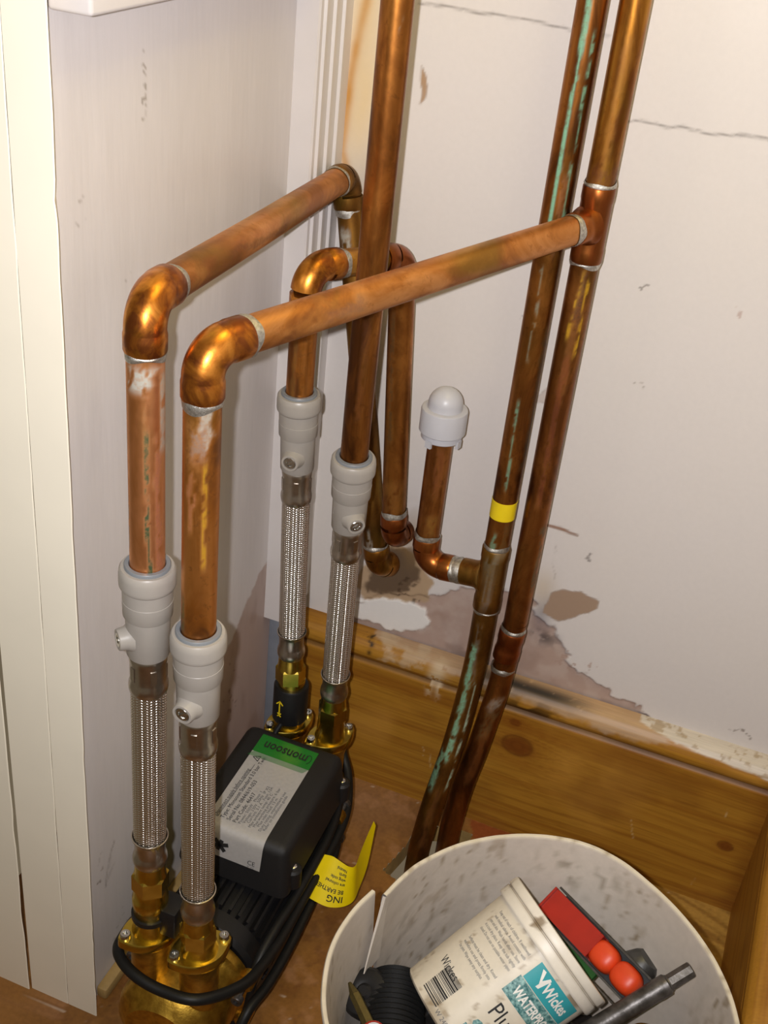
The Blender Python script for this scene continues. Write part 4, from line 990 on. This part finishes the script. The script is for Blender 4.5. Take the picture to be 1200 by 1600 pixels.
tt('Wickes', .0118, 23, .0735, M['white_ink'], .80, .0003)
obj('flick_mark', ([tubwrap(11, .0695)(a_, b_)+nF*.0002 for a_, b_ in ((0, .014), (.003, .0145), (.006, .0085), (.0085, .014), (.0105, .0135), (.0085, .003), (.006, .0025), (.0062, .0055))], [(0, 1, 2, 7), (7, 2, 3, 5), (3, 4, 5), (5, 6, 7)]), M['white_ink'], tub, smooth=False)
tt('WATERPROOF', .0100, 10, .0568, M['white_ink'], .72, .0003)
tt('Plumbers', .0170, 11, .0350, M['ink'], .85)
tt('Sealing', .0175, 11, .0150, M['teal_dark'], .95, .0009)
for i, s in enumerate(('Keep out of reach of children. If swallowed', 'seek medical advice. Avoid contact with', 'eyes and skin. Wash hands after use. Store', 'in a cool dry place. Keep the tub tightly', 'closed. Do not use on potable water pipes')):
    tt(s, .0036, -52, .0800-i*.0044, M['ink_grey'], .72 if i % 2 else .66)
for i, s in enumerate(('Surfaces must be clean and dry. Knead', 'well before use and press firmly into', 'the joint. Wipe away any surplus')):
    tt(s, .0036, -52, .0520-i*.0044, M['ink_grey'], .70)
tt('Wickes', .0095, -52, .0260, M['ink'], .8)
bars = []; rn = random.Random(5); h_ = .0070
while h_ < .0300:
    w_ = rn.choice((.0004, .0004, .0008, .0012)); V = []
    for i in range(7):
        p = math.radians(-40 + 24*i/6)
        for q in (h_, h_+w_): V.append(tb0 + TD*q + (nF*math.cos(p)+eS*math.sin(p))*(trad(q)+.0004))
    bars.append((V, [(2*i, 2*i+2, 2*i+3, 2*i+1) for i in range(6)])); h_ += w_ + rn.choice((.0004, .0006, .0010))
tag(obj('barcode', join(*bars), M['ink'], tub, smooth=False), kind='stuff')
def side_text(s, size, phi, h):
    text('printed_text', s, size, m=M['ink_grey'], wrap=(lambda a_, b_: tubwrap(phi, h)(b_, -a_)), **W0)
tt('W 240 6 3 W', .0050, -14, .0045, M['ink_grey'], .9)

# red handled tool beside the tub
t0 = Vector((.3560, -.2750, .2060)); t1_ = Vector((.4295, -.3245, .2080)); td = (t1_-t0).normalized(); tn = (CAM-t0); tn = (tn-td*tn.dot(td)).normalized(); ts = td.cross(tn)
tool = empty('hand_tool', 'red and orange handled tool in a dark metal channel, lying beside the white tub', 'tool', t0)
bmx = bmesh.new(); bmesh.ops.create_cube(bmx, size=1)
for v in bmx.verts: v.co = t0 + td*(.024+v.co.x*.050) + ts*(v.co.y*.0165) + tn*(v.co.z*.012)
bmesh.ops.bevel(bmx, geom=list(bmx.edges), offset=.0022, segments=3, affect='EDGES')
obj('grip', bmx, M['red_plastic'], tool)
for k, dist in enumerate((.0590, .0815)):
    bmx = bmesh.new(); bmesh.ops.create_uvsphere(bmx, u_segments=24, v_segments=16, radius=1)
    for v in bmx.verts:
        c_ = v.co; f_ = lambda q: math.copysign(abs(q)**.75, q)
        v.co = t0 + td*(dist+f_(c_.x)*.0120) + ts*(f_(c_.y)*.0105) + tn*(f_(c_.z)*.0098 - .001)
    obj('round_end', bmx, M['orange_plastic'], tool, angle=180)
for s in (-1, 1):
    obj('channel_side', obox(t0+td*.048+ts*s*.0125-tn*.004, td, ts, tn, .098, .0016, .020), M['dark_metal'], tool, smooth=False)
obj('channel_back', obox(t0+td*.048-tn*.0135, td, ts, tn, .098, .025, .0016), M['dark_metal'], tool, smooth=False)
gs = -1 if (ts.dot(RIGHT*-.7-UP*.7) < 0) else 1
obj('green_plate', obox(t0+td*.040+ts*gs*.0160-tn*.003, td, ts, tn, .046, .0050, .004), M['green_plastic'], tool, smooth=False)
obj('edge_rail', obox(t0+td*.046+ts*gs*.0195-tn*.002, td, ts, tn, .092, .0012, .006), M['gunmetal'], tool, smooth=False)

# grimy steel bar with a thinner end
b0_ = Vector((.3920, -.3860, .1900)); b1_ = Vector((.4640, -.3160, .2360)); bd_ = (b1_-b0_).normalized(); bl = (b1_-b0_).length
bar = empty('steel_bar', 'grimy grey steel bar with a thinner square end, propped against the bucket wall', 'bar', b0_)
obj('shaft', lathe(b0_, bd_, [(0, .0066), (.001, .0072), (bl-.030, .0072), (bl-.0285, .0076), (bl-.020, .0076), (bl-.019, .0062), (bl-.018, .0060)], 28), M['gunmetal'], bar)
obj('end', lathe(b0_+bd_*(bl-.018), bd_, [(0, .0060), (.018, .0060), (.0186, .0054), (.0186, .0036), (.016, .0034)], 8), M['gunmetal'], bar, smooth=False)

# ribbed black rubber cuff, pointed rod and small oddments at the left
g0_ = Vector((.2830, -.4280, .160)); g1_ = Vector((.2650, -.3680, .168)); gd = (g1_-g0_).normalized()
pr2 = []
for i in range(17):
    h = .064*i/16; pr2 += [(h, .0185+.003*math.sin(i*.2)), (h+.0019, .0205+.003*math.sin(i*.2))]
cuff = obj('rubber_cuff', lathe(g0_, gd, pr2, 36), M['black_rubber'], angle=30); tag(cuff, 'ribbed black rubber cuff lying left of the white tub in the bucket', 'cuff')
k0 = Vector((.2440, -.4110, .178)); 
kn = obj('knob', lathe((.2530, -.3830, .160), (-.25, -.45, .85), [(0, .014), (.006, .0185), (.016, .0190), (.020, .0165), (.022, .010), (.021, .006), (.023, .004)], 28), M['black'], angle=35); tag(kn, 'round black plastic knob against the bucket wall, left of the ribbed cuff', 'knob')
rod = empty('pointed_rod', 'olive brown pointed flat rod sticking up at the lower left in the bucket', 'rod', (.2440, -.4120, .196))
rd0, rd1 = Vector((.2400, -.4060, .200)), Vector((.2900, -.4500, .190)); rd = (rd1-rd0).normalized()
obj('shank', lathe(rd0, rd, [(0, .0012), (.010, .0042), (.066, .0052)], 6), simple('olive grimy metal', rgb(92, 80, 44), .45, .6, .2, 150, .1), rod, smooth=False)
sm_ = empty('bottle_cap', 'small red and white screw cap at the bottom of the bucket view', 'cap', (.2700, -.4320, .192))
obj('red_top', lathe((.2700, -.4320, .192), (.15, -.5, .85), [(0, .0092), (.005, .0092), (.0062, .008)], 24), M['red_plastic'], sm_)
obj('white_ring', lathe((.2700, -.4320, .192)+Vector((0, 0, 0)) if False else (.2700, -.4320, .192), (.15, -.5, .85), [(.0064, .0080), (.0090, .0078), (.0094, .0050)], 24), M['white_plastic'], sm_)
# dark fitting behind the tool, brass and copper fittings by the tub lid
df = obj('dark_fitting', lathe((.4200, -.2950, .168), (.5, .3, .8), [(0, .012), (.012, .0150), (.022, .0150), (.030, .0120), (.034, .009), (.034, .004)], 18), M['dark_metal'], angle=35); tag(df, 'dark grey metal fitting half hidden behind the red handled tool', 'fitting')
bf = empty('brass_fitting', 'tarnished brass ring fitting below the steel bar in the bucket', 'fitting', (.4440, -.3560, .196))
obj('hex_body', lathe((.4440, -.3560, .180), (.1, -.3, .9), [(0, .017), (.014, .017), (.016, .0155)], 6), M['cu_olive'], bf, smooth=False)
obj('ring_end', lathe((.4440, -.3560, .180), (.1, -.3, .9), [(.016, .0140), (.024, .0140), (.026, .0125), (.026, .0095), (.016, .0090)], 30), M['brass_cast'], bf)
ce = obj('copper_elbow', tube(bend((.3720, -.4080, .203), (.3880, -.3860, .206), (.4000, -.4050, .180), .012, .010, 12)[0], [.0098]*15, 24), M['cu_gold'], angle=60); tag(ce, 'small copper elbow lying at the foot of the tub lid', 'elbow')
